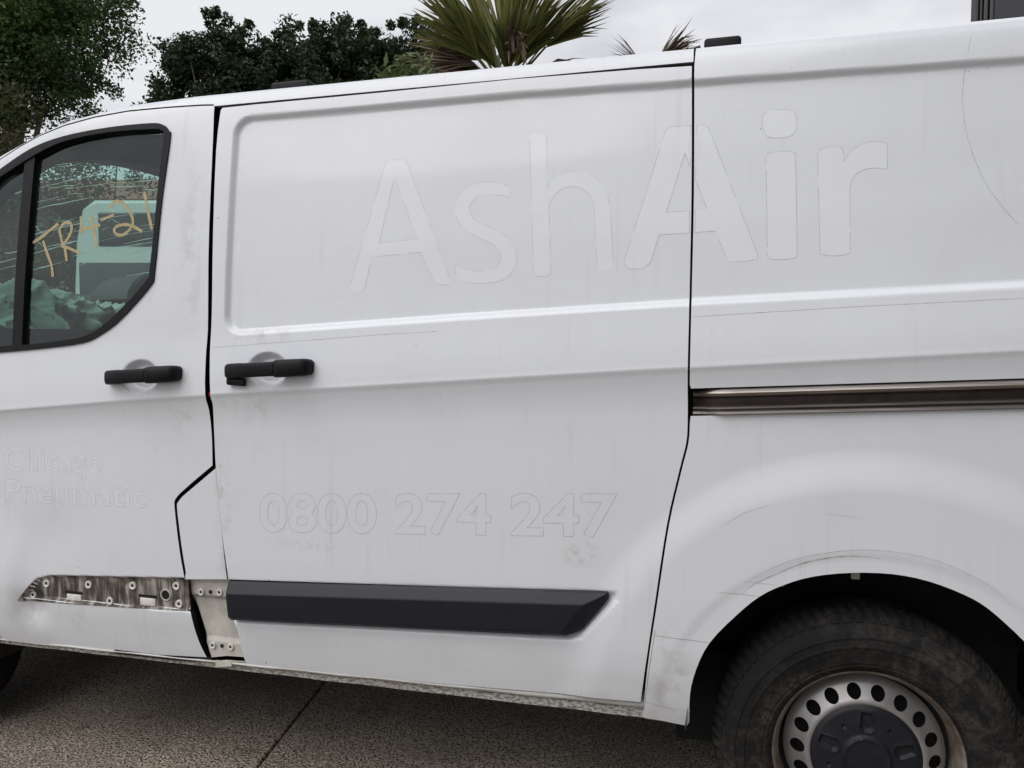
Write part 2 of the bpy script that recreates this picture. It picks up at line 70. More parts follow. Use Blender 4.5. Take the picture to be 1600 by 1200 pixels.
ZSZ=[1.81,1.865,1.953,2.001,2.038,2.068,2.075,2.075]
CUPS=[(-1.655,1.234),(-1.229,1.257)]
def S(X,Z,steps=True):
    X=np.asarray(X,float); Z=np.asarray(Z,float)
    zc=np.interp(X,FLX,FLZ); zb=np.interp(X,RBX,RBZ)
    zs=np.interp(X,ZSX,ZSZ); lo=.70; zl=np.full(X.shape,lo)
    # warp heights so that the crease and rib lines rise to the rear
    v=np.where(Z<lo,Z,np.where(Z<zc,lo+(Z-zl)*(1.238-lo)/(zc-zl),np.where(Z<zb,1.238+(Z-zc)*(1.406-1.238)/(zb-zc),1.406+(Z-zb)*(2.067-1.406)/(zs-zb))))
    y=np.interp(v,_tz,_tab)
    # nose tapers in plan, rear corner rounds off
    y=y+.30*np.clip((-2.25-X)/1.45,0,2)**2.3+.10*np.clip((X-1.05)/.42,0,2)**3
    y=y+.0005*np.sin(X*9+Z*5)*np.sin(Z*7-X*3+1.3)
    # wheel arches: swollen wings
    for hx,amp in ((.353,.011),(-2.73,.010)):
        r=np.hypot((X-hx),(Z-.335))
        y=y-amp*(1-sm((r-.650)/.105))*sm((Z-.30)/.15)+.003*(1-sm((r-.490)/.030))
    # dents of the knocked front door
    y=y+.016*np.exp(-(((X+2.09)/.055)**2+((Z-.50)/.045)**2))-.010*np.exp(-(((X+2.16)/.05)**2+((Z-.60)/.10)**2))+.006*np.exp(-(((X+2.0)/.12)**2+((Z-.73)/.09)**2))
    if steps:
        zt=np.interp(X,[-3.8,-.5,.65,1.5],[1.986,1.986,1.966,1.95])
        r=.05; a=X+1.372; b=np.minimum(Z-zb,zt-Z); c=1.2-X
        m=np.minimum(a,c)
        d=np.where((m<r)&(b<r),r-np.hypot(r-np.minimum(m,r),r-np.minimum(b,r)),np.minimum(m,b))
        y=y+.013*sm((d+.010)/.020)
        y=y+.015*sm((.008-polysd(X,Z,POCKET_SLIDE))/.022)*(X>-1.42)
        y=y+.012*sm((.003-polysd(X,Z,POCKET_FRONT))/.008)*(X<=-1.42)
        for cx,cz in CUPS:
            e=np.hypot((X-cx)/.066,(Z-cz)/.051); y=y+.024*sm((1.04-e)/.42)
    return y
def warp_inv(X,v):
    """height of warp level v at station X (rows of a panel follow the styling lines)"""
    zc=np.interp(X,FLX,FLZ); zb=np.interp(X,RBX,RBZ); zs=np.interp(X,ZSX,ZSZ); lo=.70
    return np.where(v<lo,v,np.where(v<1.238,lo+(v-lo)*(zc-lo)/(1.238-lo),np.where(v<1.406,zc+(v-1.238)*(zb-zc)/(1.406-1.238),zb+(v-1.406)*(zs-zb)/(2.067-1.406))))
# ------------------------------------------------------------------ materials
def mat(name): 
    m=bpy.data.materials.new(name); m.use_nodes=True
    return m,m.node_tree.nodes,m.node_tree.links,m.node_tree.nodes['Principled BSDF']
def nd(n,t,**k):
    x=n.new(t)
    for a,b in k.items(): setattr(x,a,b)
    return x
def ramp(n,l,src,stops):
    r=n.new('ShaderNodeValToRGB'); el=r.color_ramp.elements
    while len(el)<len(stops): el.new(.5)
    for q,(p,c) in zip(el,stops): q.position=p; q.color=(c,c,c,1) if not isinstance(c,tuple) else (*c,1)
    l.new(src,r.inputs[0]); return r.outputs[0]
def noise(n,l,scale,detail=4,rough=.5,stretch=None,kind='ShaderNodeTexNoise',dist=0):
    g=n.new('ShaderNodeNewGeometry'); v=g.outputs['Position']
    if stretch:
        mp=n.new('ShaderNodeMapping'); mp.inputs['Scale'].default_value=stretch; l.new(v,mp.inputs[0]); v=mp.outputs[0]
    t=n.new(kind); t.inputs['Scale'].default_value=scale
    if kind=='ShaderNodeTexNoise':
        t.inputs['Detail'].default_value=detail; t.inputs['Roughness'].default_value=rough; t.inputs['Distortion'].default_value=dist
    l.new(v,t.inputs['Vector']); return t
def mixc(n,l,f,a,b,mode='MIX'):
    m=n.new('ShaderNodeMix'); m.data_type='RGBA'; m.blend_type=mode
    for s,v in ((m.inputs[0],f),(m.inputs[6],a),(m.inputs[7],b)):
        if hasattr(v,'type') and not isinstance(v,(int,float,tuple)): l.new(v,s)
        elif isinstance(v,tuple): s.default_value=(*v,1)
        else: s.default_value=v
    return m.outputs[2]
def mul(n,l,a,b):
    m=n.new('ShaderNodeMath'); m.operation='MULTIPLY'
    for s,v in ((m.inputs[0],a),(m.inputs[1],b)):
        if isinstance(v,(int,float)): s.default_value=v
        else: l.new(v,s)
    return m.outputs[0]
def bump(n,l,b,h,strength,dist):
    k=n.new('ShaderNodeBump'); k.inputs['Strength'].default_value=strength; k.inputs['Distance'].default_value=dist
    l.new(h,k.inputs['Height']); l.new(k.outputs[0],b.inputs['Normal'])
def simple(name,col,rough=.5,var=.15,scale=20,metal=0,coat=0,bmp=0,spec=.5):
    m,n,l,b=mat(name); t=noise(n,l,scale,6,.6)
    d=tuple(c*(1-var) for c in col); u=tuple(min(1,c*(1+var)) for c in col)
    l.new(ramp(n,l,t.outputs[0],[(.3,d),(.7,u)]),b.inputs['Base Color'])
    b.inputs['Roughness'].default_value=rough; b.inputs['Metallic'].default_value=metal; b.inputs['Coat Weight'].default_value=coat
    b.inputs['Specular IOR Level'].default_value=spec
    if bmp: bump(n,l,b,t.outputs[0],.5,bmp)
    return m
def paint(name,col,dirt=1.):
    m,n,l,b=mat(name)
    t=noise(n,l,2.3,5,.62); f=ramp(n,l,t.outputs[0],[(.50,0.),(.75,.13*dirt)])
    c=mixc(n,l,f,col,(.50,.48,.43))
    # vertical run marks
    t=noise(n,l,1,3,.6,stretch=(34,2,1.6)); t2=noise(n,l,3.1,2)
    f=mul(n,l,ramp(n,l,t.outputs[0],[(.56,0.),(.74,.20*dirt)]),ramp(n,l,t2.outputs[0],[(.45,0.),(.65,1.)]))
    c=mixc(n,l,f,c,(.36,.33,.29))
    # road film thrown up by the wheels, patchy
    g=n.new('ShaderNodeNewGeometry'); sx=n.new('ShaderNodeSeparateXYZ'); l.new(g.outputs['Position'],sx.inputs[0])
    t=noise(n,l,5,4,.65,stretch=(1,1,1.6)); a=n.new('ShaderNodeMath'); a.operation='MULTIPLY_ADD'; l.new(t.outputs[0],a.inputs[0]); a.inputs[1].default_value=.7; l.new(sx.outputs[2],a.inputs[2])
    f=ramp(n,l,a.outputs[0],[(.66,.16*dirt),(1.0,0.)])
    c=mixc(n,l,f,c,(.46,.42,.36))
    # stone chips and specks
    t=noise(n,l,130,2,.5); t2=noise(n,l,4.5,4,.6)
    f=mul(n,l,ramp(n,l,t.outputs[0],[(.735,0.),(.76,.8*dirt)]),ramp(n,l,t2.outputs[0],[(.56,0.),(.64,1.)]))
    c=mixc(n,l,f,c,(.12,.10,.085))
    # hand smudges and seam grime on the doors: soft patches broken up by noise
    if dirt>=1:
        for px_,pz_,sx_,sz_,amt,sc in ((-1.385,.86,.03,.34,.32,30),(-1.27,1.13,.05,.10,.28,26),(-1.52,1.14,.06,.10,.25,24),(-.335,.795,.05,.04,.40,60),(-1.12,.765,.14,.02,.25,70),(-2.05,.47,.16,.07,.5,12),(-.11,.50,.06,.16,.5,14),(-1.50,1.62,.05,.25,.35,14),(-1.25,1.36,.10,.03,.4,22)):
            d=n.new('ShaderNodeVectorMath'); d.operation='SUBTRACT'; l.new(g.outputs['Position'],d.inputs[0]); d.inputs[1].default_value=(px_,0,pz_)
            e=n.new('ShaderNodeVectorMath'); e.operation='MULTIPLY'; l.new(d.outputs[0],e.inputs[0]); e.inputs[1].default_value=(1/sx_,0,1/sz_)
            k=n.new('ShaderNodeVectorMath'); k.operation='LENGTH'; l.new(e.outputs[0],k.inputs[0])
            t=noise(n,l,sc,3,.65); f=mul(n,l,ramp(n,l,mul(n,l,k.outputs['Value'],.5),[(.1,amt),(.6,0.)]),ramp(n,l,t.outputs[0],[(.46,0.),(.66,1.)]))
            c=mixc(n,l,f,c,(.34,.31,.27))
    l.new(c,b.inputs['Base Color'])
    t=noise(n,l,7,3,.6); l.new(ramp(n,l,t.outputs[0],[(.3,.24),(.75,.46)]),b.inputs['Roughness'])
    b.inputs['Coat Weight'].default_value=.5; b.inputs['Coat Roughness'].default_value=.11; b.inputs['Specular IOR Level'].default_value=.35
    return m
M={}
M['paint']=paint('white_paint',(.762,.782,.822))
M['ghost']=paint('unfaded_white_paint',(.80,.82,.855),.4)
M['edge']=simple('dirt_in_vinyl_edge',(.34,.33,.32),.8,.35,60)
M['edge3']=simple('very_faint_vinyl_edge',(.60,.61,.63),.8,.15,60)
M['edge4']=simple('trace_of_vinyl_edge',(.60,.61,.63),.7,.15,60)
M['edge2']=simple('faint_dirt_in_vinyl_edge',(.49,.495,.51),.8,.3,60)
M['black']=simple('black_plastic',(.009,.009,.011),.5,.25,40,bmp=.0004,spec=.2)
M['trim']=simple('navy_black_textured_plastic',(.011,.012,.019),.46,.2,300,bmp=.0004,spec=.35)
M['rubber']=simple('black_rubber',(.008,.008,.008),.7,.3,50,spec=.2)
M['inner']=simple('dark_inner_steel',(.016,.016,.017),.8,.4,12)
M['cabin']=simple('charcoal_cabin_plastic',(.040,.043,.045),.6,.25,30,bmp=.0006)
M['under']=simple('grimy_underbody',(.02,.019,.018),.85,.4,12)
M['raw']=simple('dusty_cream_primer',(.50,.48,.43),.6,.25,14)
M['washer']=simple('chalky_white_washer',(.72,.70,.66),.6,.2,90)
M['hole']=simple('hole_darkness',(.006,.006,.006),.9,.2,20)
M['yellow']=simple('ochre_paint_marker',(.44,.36,.19),.6,.22,120)
def crack_mat():
    m,n,l,b=mat('shattered_glass_edge'); t=noise(n,l,40,3); tr=n.new('ShaderNodeBsdfTranslucent'); l.new(ramp(n,l,t.outputs[0],[(.3,(.75,.85,.82)),(.7,(.95,1.,.98))]),tr.inputs[0])
    x=n.new('ShaderNodeMixShader'); x.inputs[0].default_value=.8; b.inputs['Base Color'].default_value=(.85,.92,.9,1); o=n['Material Output']
    l.new(b.outputs[0],x.inputs[1]); l.new(tr.outputs[0],x.inputs[2]); l.new(x.outputs[0],o.inputs[0]); return m
M['crack']=crack_mat()
M['airbag']=simple('pale_airbag_cloth',(.42,.50,.46),.75,.12,25,bmp=.001)
M['red']=simple('red_lamp_plastic',(.35,.02,.02),.3,.2,20)
M['bark']=simple('grey_brown_bark',(.15,.13,.11),.9,.45,9,bmp=.01)
def sheet_metal():
    m,n,l,b=mat('worn_rail_metal'); t=noise(n,l,1,6,.6,stretch=(3,40,160))
    l.new(ramp(n,l,t.outputs[0],[(.3,(.17,.145,.135)),(.7,(.40,.37,.35))]),b.inputs['Base Color']); b.inputs['Metallic'].default_value=.85; b.inputs['Roughness'].default_value=.33
    return m
M['rail']=sheet_metal()
M['raildark']=simple('oxidised_rail_channel',(.075,.060,.054),.45,.3,30,metal=.5)
def wheel_steel():
    m,n,l,b=mat('silver_wheel_steel'); t=noise(n,l,9,8,.65)
    l.new(ramp(n,l,t.outputs[0],[(.35,(.29,.275,.27)),(.62,(.38,.37,.37)),(.78,(.24,.20,.17))]),b.inputs['Base Color'])
    b.inputs['Metallic'].default_value=.55; b.inputs['Roughness'].default_value=.42; return m
M['steel']=wheel_steel()
def lip_steel():
    m,n,l,b=mat('rusty_rim_lip'); t=noise(n,l,16,9,.7)
    l.new(ramp(n,l,t.outputs[0],[(.36,(.13,.095,.07)),(.5,(.22,.185,.155)),(.66,(.33,.305,.285))]),b.inputs['Base Color'])
    b.inputs['Metallic'].default_value=.35; b.inputs['Roughness'].default_value=.55; return m
M['lip']=lip_steel()
def tyre_mat():
    m,n,l,b=mat('dusty_tyre_rubber'); t=noise(n,l,2.6,8,.66); t2=noise(n,l,75,6,.75); t3=noise(n,l,18,5,.7,dist=1.)
    f=mul(n,l,ramp(n,l,t.outputs[0],[(.47,.04),(.66,1.)]),ramp(n,l,t2.outputs[0],[(.38,.1),(.62,1.)])); f=mul(n,l,f,ramp(n,l,t3.outputs[0],[(.35,.25),(.6,1.)]))
    g=n.new('ShaderNodeNewGeometry'); col=mixc(n,l,f,(.011,.011,.0115),(.12,.10,.08))
    for px_,pz_,rad,amt in ((.62,.50,.24,.6),(.40,.62,.16,.3),(.01,.22,.13,.8)):      # dried mud
        d=n.new('ShaderNodeVectorMath'); d.operation='DISTANCE'; l.new(g.outputs['Position'],d.inputs[0]); d.inputs[1].default_value=(px_,.02,pz_)
        f2=mul(n,l,ramp(n,l,mul(n,l,d.outputs['Value'],.5/rad),[(.15,amt),(.55,0.)]),ramp(n,l,t3.outputs[0],[(.40,.05),(.62,1.)])); f2=mul(n,l,f2,ramp(n,l,t2.outputs[0],[(.36,.25),(.6,1.)]))
        col=mixc(n,l,f2,col,(.10,.088,.076))
    l.new(col,b.inputs['Base Color']); b.inputs['Roughness'].default_value=.8; b.inputs['Specular IOR Level'].default_value=.15
    bump(n,l,b,t2.outputs[0],.8,.003); return m
M['tyre']=tyre_mat()
M['cap']=simple('slate_hubcap_plastic',(.013,.014,.018),.5,.25,25,bmp=.0006,spec=.28)
def glass(name,tint,r=.012,refl=.06):
    m,n,l,b=mat(name); n.remove(b); o=n['Material Output']
    t=n.new('ShaderNodeBsdfTransparent'); t.inputs[0].default_value=(*tint,1)
    g=n.new('ShaderNodeBsdfGlossy'); g.inputs['Roughness'].default_value=r; g.inputs[0].default_value=(.95,1,.98,1)
    lw=n.new('ShaderNodeLayerWeight'); lw.inputs[0].default_value=.5; pw_=n.new('ShaderNodeMath'); pw_.operation='POWER'; l.new(lw.outputs['Facing'],pw_.inputs[0]); pw_.inputs[1].default_value=4.5; f=n.new('ShaderNodeMath'); f.operation='MULTIPLY_ADD'; l.new(pw_.outputs[0],f.inputs[0]); f.inputs[1].default_value=.85; f.inputs[2].default_value=refl
    x=n.new('ShaderNodeMixShader'); l.new(f.outputs[0],x.inputs[0]); l.new(t.outputs[0],x.inputs[1]); l.new(g.outputs[0],x.inputs[2])
    # thin film of dust
    d=n.new('ShaderNodeBsdfDiffuse'); d.inputs[0].default_value=(.42,.45,.43,1)
    q=noise(n,l,4,8,.6); k=ramp(n,l,q.outputs[0],[(.35,.0),(.75,.05)])
    y=n.new('ShaderNodeMixShader'); l.new(k,y.inputs[0]); l.new(x.outputs[0],y.inputs[1]); l.new(d.outputs[0],y.inputs[2])
    l.new(y.outputs[0],o.inputs[0]); return m
M['glass']=glass('green_tinted_glass',(.56,.80,.72))
M['screen']=glass('windscreen_glass',(.80,.90,.87),refl=.03)
def grime_mat():
    m,n,l,b=mat('grimy_bare_door_skin'); t=noise(n,l,1,7,.65,stretch=(46,2,7),dist=.6); t2=noise(n,l,9,6,.6)
    f=n.new('ShaderNodeMath'); f.operation='MULTIPLY_ADD'; l.new(t2.outputs[0],f.inputs[0]); f.inputs[1].default_value=.45; l.new(t.outputs[0],f.inputs[2])
    l.new(ramp(n,l,f.outputs[0],[(.64,(.045,.037,.03)),(.74,(.13,.11,.095)),(.83,(.34,.31,.275)),(.97,(.52,.50,.46))]),b.inputs['Base Color']); b.inputs['Roughness'].default_value=.75; return m
M['grime']=grime_mat()
def sill_mat(lo=True):
    m,n,l,b=mat('scuffed_sill_paint' if lo else 'worn_sill_paint'); t=noise(n,l,110,5,.7,stretch=(.7,1,1.4)); t2=noise(n,l,6,6,.6)
    g=n.new('ShaderNodeNewGeometry'); sx=n.new('ShaderNodeSeparateXYZ'); l.new(g.outputs['Position'],sx.inputs[0])
    f=mul(n,l,1.0 if lo else .12,ramp(n,l,t.outputs[0],[(.44,.9),(.56,.15)]))
    c=mixc(n,l,f,(.60,.59,.56),(.13,.11,.095)); c=mixc(n,l,ramp(n,l,t2.outputs[0],[(.5,0.),(.75,.6)]),c,(.30,.26,.21))
    l.new(c,b.inputs['Base Color']); b.inputs['Roughness'].default_value=.5; bump(n,l,b,t.outputs[0],.4,.002); return m
M['sill']=sill_mat(); M['sillroll']=sill_mat(False)
def concrete():
    m,n,l,b=mat('exposed_aggregate_concrete')
    v=noise(n,l,150,kind='ShaderNodeTexVoronoi',stretch=(1,1,.4)); w=n.new('ShaderNodeSeparateColor'); l.new(v.outputs['Color'],w.inputs[0])
    c=ramp(n,l,w.outputs[0],[(0.,(.31,.255,.205)),(.4,(.48,.405,.325)),(.7,(.58,.495,.40)),(1.,(.66,.59,.50))])
    p=noise(n,l,135,2.5,.6,stretch=(1,1,.3),dist=.5)          # wash-out pits between the stones
    pit=ramp(n,l,p.outputs[0],[(.41,1.),(.48,0.)]); c=mixc(n,l,pit,c,(.03,.024,.019))
    q=noise(n,l,1.5,6,.6); c=mixc(n,l,ramp(n,l,q.outputs[0],[(.36,.5),(.62,0.)]),c,(.15,.125,.10))
    q=noise(n,l,7,5,.65); c=mixc(n,l,ramp(n,l,q.outputs[0],[(.60,0.),(.72,.5)]),c,(.09,.065,.05))
    l.new(c,b.inputs['Base Color']); b.inputs['Roughness'].default_value=.85; b.inputs['Specular IOR Level'].default_value=.25
    bump(n,l,b,ramp(n,l,p.outputs[0],[(.38,0.),(.58,1.)]),.9,.006); return m
M['concrete']=concrete()
M['soil']=simple('dark_gravel_soil',(.085,.075,.06),.95,.4,18,bmp=.02)
def leaf_mat(name,cols,trans=.25):
    m,n,l,b=mat(name); g=n.new('ShaderNodeNewGeometry')
    c=ramp(n,l,g.outputs['Random Per Island'],[(i/(len(cols)-1),c) for i,c in enumerate(cols)])
    t=noise(n,l,.9,4,.6); c=mixc(n,l,ramp(n,l,t.outputs[0],[(.38,.0),(.62,.55)]),c,tuple(.5*a+.02 for a in cols[-1]))
    l.new(c,b.inputs['Base Color']); b.inputs['Roughness'].default_value=.55; b.inputs['Specular IOR Level'].default_value=.3
    tr=n.new('ShaderNodeBsdfTranslucent'); l.new(c,tr.inputs[0]); x=n.new('ShaderNodeMixShader'); x.inputs[0].default_value=trans
    o=n['Material Output']; l.new(b.outputs[0],x.inputs[1]); l.new(tr.outputs[0],x.inputs[2]); l.new(x.outputs[0],o.inputs[0]); return m
M['leafA']=leaf_mat('broad_green_leaf',[(.034,.068,.020),(.062,.125,.030),(.10,.185,.045),(.05,.095,.026)])
M['leafB']=leaf_mat('dark_evergreen_leaf',[(.016,.030,.013),(.030,.052,.020),(.050,.078,.028)],.2)
M['leafC']=leaf_mat('olive_hedge_leaf',[(.035,.042,.014),(.075,.085,.025),(.11,.10,.038),(.05,.06,.02)])
M['leafD']=leaf_mat('pale_shrub_leaf',[(.10,.15,.055),(.17,.22,.09),(.25,.28,.14)])
M['palm']=leaf_mat('palm_leaflet',[(.055,.085,.022),(.13,.16,.038),(.21,.22,.055),(.24,.21,.075)],.3)
M['deadpalm']=leaf_mat('dead_palm_leaflet',[(.22,.165,.12),(.34,.27,.20),(.15,.11,.085)],.2)
# ------------------------------------------------------------------ mesh helpers
COL=scene.collection
def link(name,me,m,parent=None):
    o=bpy.data.objects.new(name,me); COL.objects.link(o)
    for k in (m if isinstance(m,(list,tuple)) else [m]): me.materials.append(M[k] if isinstance(k,str) else k)
    if parent is not None:
        o.parent=parent
        if parent.parent is None and parent.type=='EMPTY' and 'world_built' in BUILT.get(parent.name,()): o.location=-parent.location
    return o
BUILT={}
def thing(name,label,cat,loc=(0,0,0),group=None,world_built=False,rotz=0):
    o=bpy.data.objects.new(name,None); COL.objects.link(o); o.location=loc; o.rotation_euler.z=rotz
    o.empty_display_size=.2; o['label']=label; o['category']=cat
    if group: o['group']=group
    if world_built: BUILT[o.name]=('world_built',)
    return o
def mesh(name,v,f,m,parent=None,smooth=None,mi=None):
    me=bpy.data.meshes.new(name); me.from_pydata([tuple(map(float,p)) for p in v],[],[tuple(map(int,q)) for q in f])
    if mi is not None: me.polygons.foreach_set('material_index',np.array(mi,dtype=np.int32))
    if smooth is not None:
        me.shade_smooth(); me.set_sharp_from_angle(angle=R(smooth))
    return link(name,me,m,parent)
def fixn(o):
    bm=bmesh.new(); bm.from_mesh(o.data); bmesh.ops.recalc_face_normals(bm,faces=bm.faces); bm.to_mesh(o.data); bm.free(); return o
def inpoly(X,Z,P):
    ins=np.zeros(len(X),bool); n=len(P)
    for i in range(n):
        ax,az=P[i]; bx,bz=P[(i+1)%n]
        if az==bz: continue
        ins^=((az>Z)!=(bz>Z))&(X<ax+(Z-az)*(bx-ax)/(bz-az))
    return ins
def resamp(P,h):
    out=[]; n=len(P)
    for i in range(n):
        a=np.array(P[i]); b=np.array(P[(i+1)%n]); k=max(1,int(np.ceil(np.linalg.norm(b-a)/h)))
        for j in range(k): out.append(tuple(a+(b-a)*j/k))
    return out
def cdt(loops,pts,cuts=()):
    V=[];E=[]
    for L in loops:
        s=len(V); V+=[Vector(p) for p in L]; E+=[(s+i,s+(i+1)%len(L)) for i in range(len(L))]
    for a,b in cuts:
        s=len(V); V+=[Vector(a),Vector(b)]; E.append((s,s+1))
    V+=[Vector(p) for p in pts]
    ov,oe,of,_,_,_=delaunay_2d_cdt(V,E,[],0,1e-6)
    P=np.array([(v.x,v.y) for v in ov]); T=np.array([f for f in of if len(f)==3],dtype=int)
    c=P[T].mean(1); ins=inpoly(c[:,0],c[:,1],loops[0])
    for L in loops[1:]: ins&=~inpoly(c[:,0],c[:,1],L)
    T=T[ins]
    a=P[T]; ar=(a[:,1,0]-a[:,0,0])*(a[:,2,1]-a[:,0,1])-(a[:,2,0]-a[:,0,0])*(a[:,1,1]-a[:,0,1])
    T=T[np.abs(ar)>1e-10]; ar=ar[np.abs(ar)>1e-10]
    T[ar<0]=T[ar<0][:,::-1]         # anticlockwise in (X,Z) = facing -Y
    return P,T
def panel(name,loops,m,parent,surf,off=0.,g=(.02,.008),skirt=.02,h=.015,refine=(),cuts=(),side=None,mirror=False,edge=None,rows=None,skmat=0):
    """sheet cut to an outline in (X,Z), lying on Y=surf(X,Z)+off, with its edges turned inward"""
    loops=[resamp(L,h) for L in loops]
    A=np.array(loops[0]); x0,z0=A.min(0); x1,z1=A.max(0); pts=[]
    for (gx,gz,a,b,c,d) in [(g[0],g[1],x0,x1,z0,z1)]+list(refine):
        xs=np.arange(a+gx/2,b,gx); zs=np.arange(c+gz/2,d,gz)
        if len(xs)==0 or len(zs)==0: continue
        gx_,gz_=np.meshgrid(xs,zs); gx_=gx_.ravel().copy(); gz_=gz_.ravel(); gz_=gz_.copy()
        ok=np.ones(len(gx_),bool)
        if (gx,gz)==tuple(g) and (a,b)==(x0,x1):
            for (_,_,ra,rb,rc,rd) in refine: ok&=~((gx_>ra)&(gx_<rb)&(gz_>rc)&(gz_<rd))
        gx_,gz_=gx_[ok],gz_[ok]
        if rows is not None: gz_=rows(gx_,gz_)
        sdv=polysd(gx_,gz_,loops[0])<-min(gz,gx)*.6
        for L in loops[1:]: sdv&=polysd(gx_,gz_,L)>min(gz,gx)*.6
        pts+=list(zip(gx_[sdv],gz_[sdv]))
    P,T=cdt(loops,pts,cuts)
    if side is not None:
        c=P[T].mean(1); T=T[side(c[:,0],c[:,1])]
    used=np.unique(T); rm=-np.ones(len(P),int); rm[used]=np.arange(len(used)); P=P[used]; T=rm[T]
    X,Z=P[:,0],P[:,1]; Y=surf(X,Z)+off; e=.0015
    sx=(surf(X+e,Z)-surf(X-e,Z))/(2*e); sz=(surf(X,Z+e)-surf(X,Z-e))/(2*e)
    nv=np.stack([sx,-np.ones_like(sx),sz],1); nv/=np.linalg.norm(nv,axis=1)[:,None]
    V=np.stack([X,Y,Z],1); F=[tuple(t) for t in T]; LN=[nv[i] for t in T for i in t]; mi=[0]*len(F)
    ec={}
    for t in T:
        for i in range(3):
            a,b=int(t[i]),int(t[(i+1)%3]); k=(min(a,b),max(a,b))
            if k in ec: ec[k]=None
            else: ec[k]=(a,b)
    bd=[q for q in ec.values() if q]
    if skirt:
        bv=sorted({a for q in bd for a in q}); idx={a:len(V)+i for i,a in enumerate(bv)}
        V=np.vstack([V,V[bv]+np.array([0,skirt,0])])
        for a,b in bd:
            f=(b,a,idx[a],idx[b]); F.append(f); p=[V[i] for i in f]; nn=np.cross(p[1]-p[0],p[2]-p[0]); nn/=np.linalg.norm(nn)+1e-12
            LN+=[nn]*4; mi.append(skmat)
    if edge:      # dirty outline ribbon: (width, keep probability)
        w,keep,slot=edge; V=list(V); k=0
        for a,b in bd:
            mid=(V[a]+V[b])/2
            if (math.sin(mid[0]*61+mid[2]*37)+math.sin(mid[0]*23-mid[2]*91+2))*.25+.5>keep: continue
            pa,pb=np.array(V[a]),np.array(V[b]); t=pb-pa; t/=np.linalg.norm(t)+1e-12; q=np.array([t[2],0,-t[0]])*w/2; o=np.array([0,-.0001,0])
            s=len(V); V+=[pa-q+o,pb-q+o,pb+q+o,pa+q+o]; f=(s,s+1,s+2,s+3)
            nn=np.cross(V[s+1]-V[s],V[s+2]-V[s]); 
            if nn[1]>0: f=f[::-1]
            F.append(f); LN+=[nv[a]]*4; mi.append(slot)
        V=np.array(V)
    if mirror:
        V=V.copy(); V[:,1]=2.0-V[:,1]; F2=[];L2=[];i=0
        for f in F:
            ln=[n_*np.array([1,-1,1]) for n_ in LN[i:i+len(f)]]; i+=len(f); F2.append(f[::-1]); L2+=ln[::-1]
        F,LN=F2,L2
    me=bpy.data.meshes.new(name); me.from_pydata(V.tolist(),[],F)
    me.polygons.foreach_set('material_index',np.array(mi,dtype=np.int32)); me.shade_smooth()
    me.normals_split_custom_set([tuple(q) for q in LN])
    return link(name,me,m,parent)
def ribbon(name,pts,w,m,parent,surf,off=-.0006,taper=False,wob=0):
    """thin flat stroke lying on the skin"""
    P=[np.array(p,float) for p in pts]; V=[];F=[]; n=len(P)
    for i,p in enumerate(P):
        t=P[min(i+1,n-1)]-P[max(i-1,0)]; t/=np.linalg.norm(t)+1e-9; q=np.array([-t[1],t[0]])
        ww=w/2*(1+wob*math.sin(i*2.1+p[0]*40))*((.25+.75*math.sin(math.pi*min(1,max(0,(i+.3)/(n-.4))))) if taper else 1)
        for s in (1,-1):
            c=p+q*ww*s; V.append((c[0],float(surf(c[0],c[1]))+off,c[1]))
        if i: F.append((2*i-2,2*i-1,2*i+1,2*i))
    o=mesh(name,V,F,m,parent,60); fixn(o); return o
def loft(rings,close=True,cap=True):
    V=[];F=[]; n=len(rings[0])
    for r in rings: V+=list(r)
    for i in range(len(rings)-1):
        for j in range(n if close else n-1):
            F.append((i*n+j,i*n+(j+1)%n,(i+1)*n+(j+1)%n,(i+1)*n+j))
    if cap and close: F.append(tuple(range(n-1,-1,-1))); F.append(tuple(range((len(rings)-1)*n,len(rings)*n)))
    return V,F
def box(a,b,bev=.01,seg=2):
    bm=bmesh.new(); bmesh.ops.create_cube(bm,size=1)
    for v in bm.verts: v.co=Vector([(a[i]+b[i])/2+v.co[i]*(b[i]-a[i]) for i in range(3)])
    if bev: bmesh.ops.bevel(bm,geom=bm.edges[:],offset=bev,segments=seg,affect='EDGES',profile=.5)
    return bm
def bmobj(name,bm,m,parent=None,smooth=35):
    me=bpy.data.meshes.new(name); bm.to_mesh(me); bm.free()
    if smooth: me.shade_smooth(); me.set_sharp_from_angle(angle=R(smooth))
    return link(name,me,m,parent)
def join_bm(bms):
    out=bmesh.new()
    for b in bms:
        me=bpy.data.meshes.new('t'); b.to_mesh(me); b.free(); out.from_mesh(me); bpy.data.meshes.remove(me)
    return out
def lathe(prof,c,n=96,wob=None):
    """prof: (radius, y) pairs turned about the wheel axle through c"""
    V=[];F=[]; k=len(prof)
    for i in range(n):
        a=2*math.pi*i/n
        for r,y in prof: V.append((c[0]+r*math.cos(a),c[1]+y,c[2]+r*math.sin(a)))
    for i in range(n):
        for j in range(k-1): F.append((i*k+j,i*k+j+1,((i+1)%n)*k+j+1,((i+1)%n)*k+j))
    return V,F
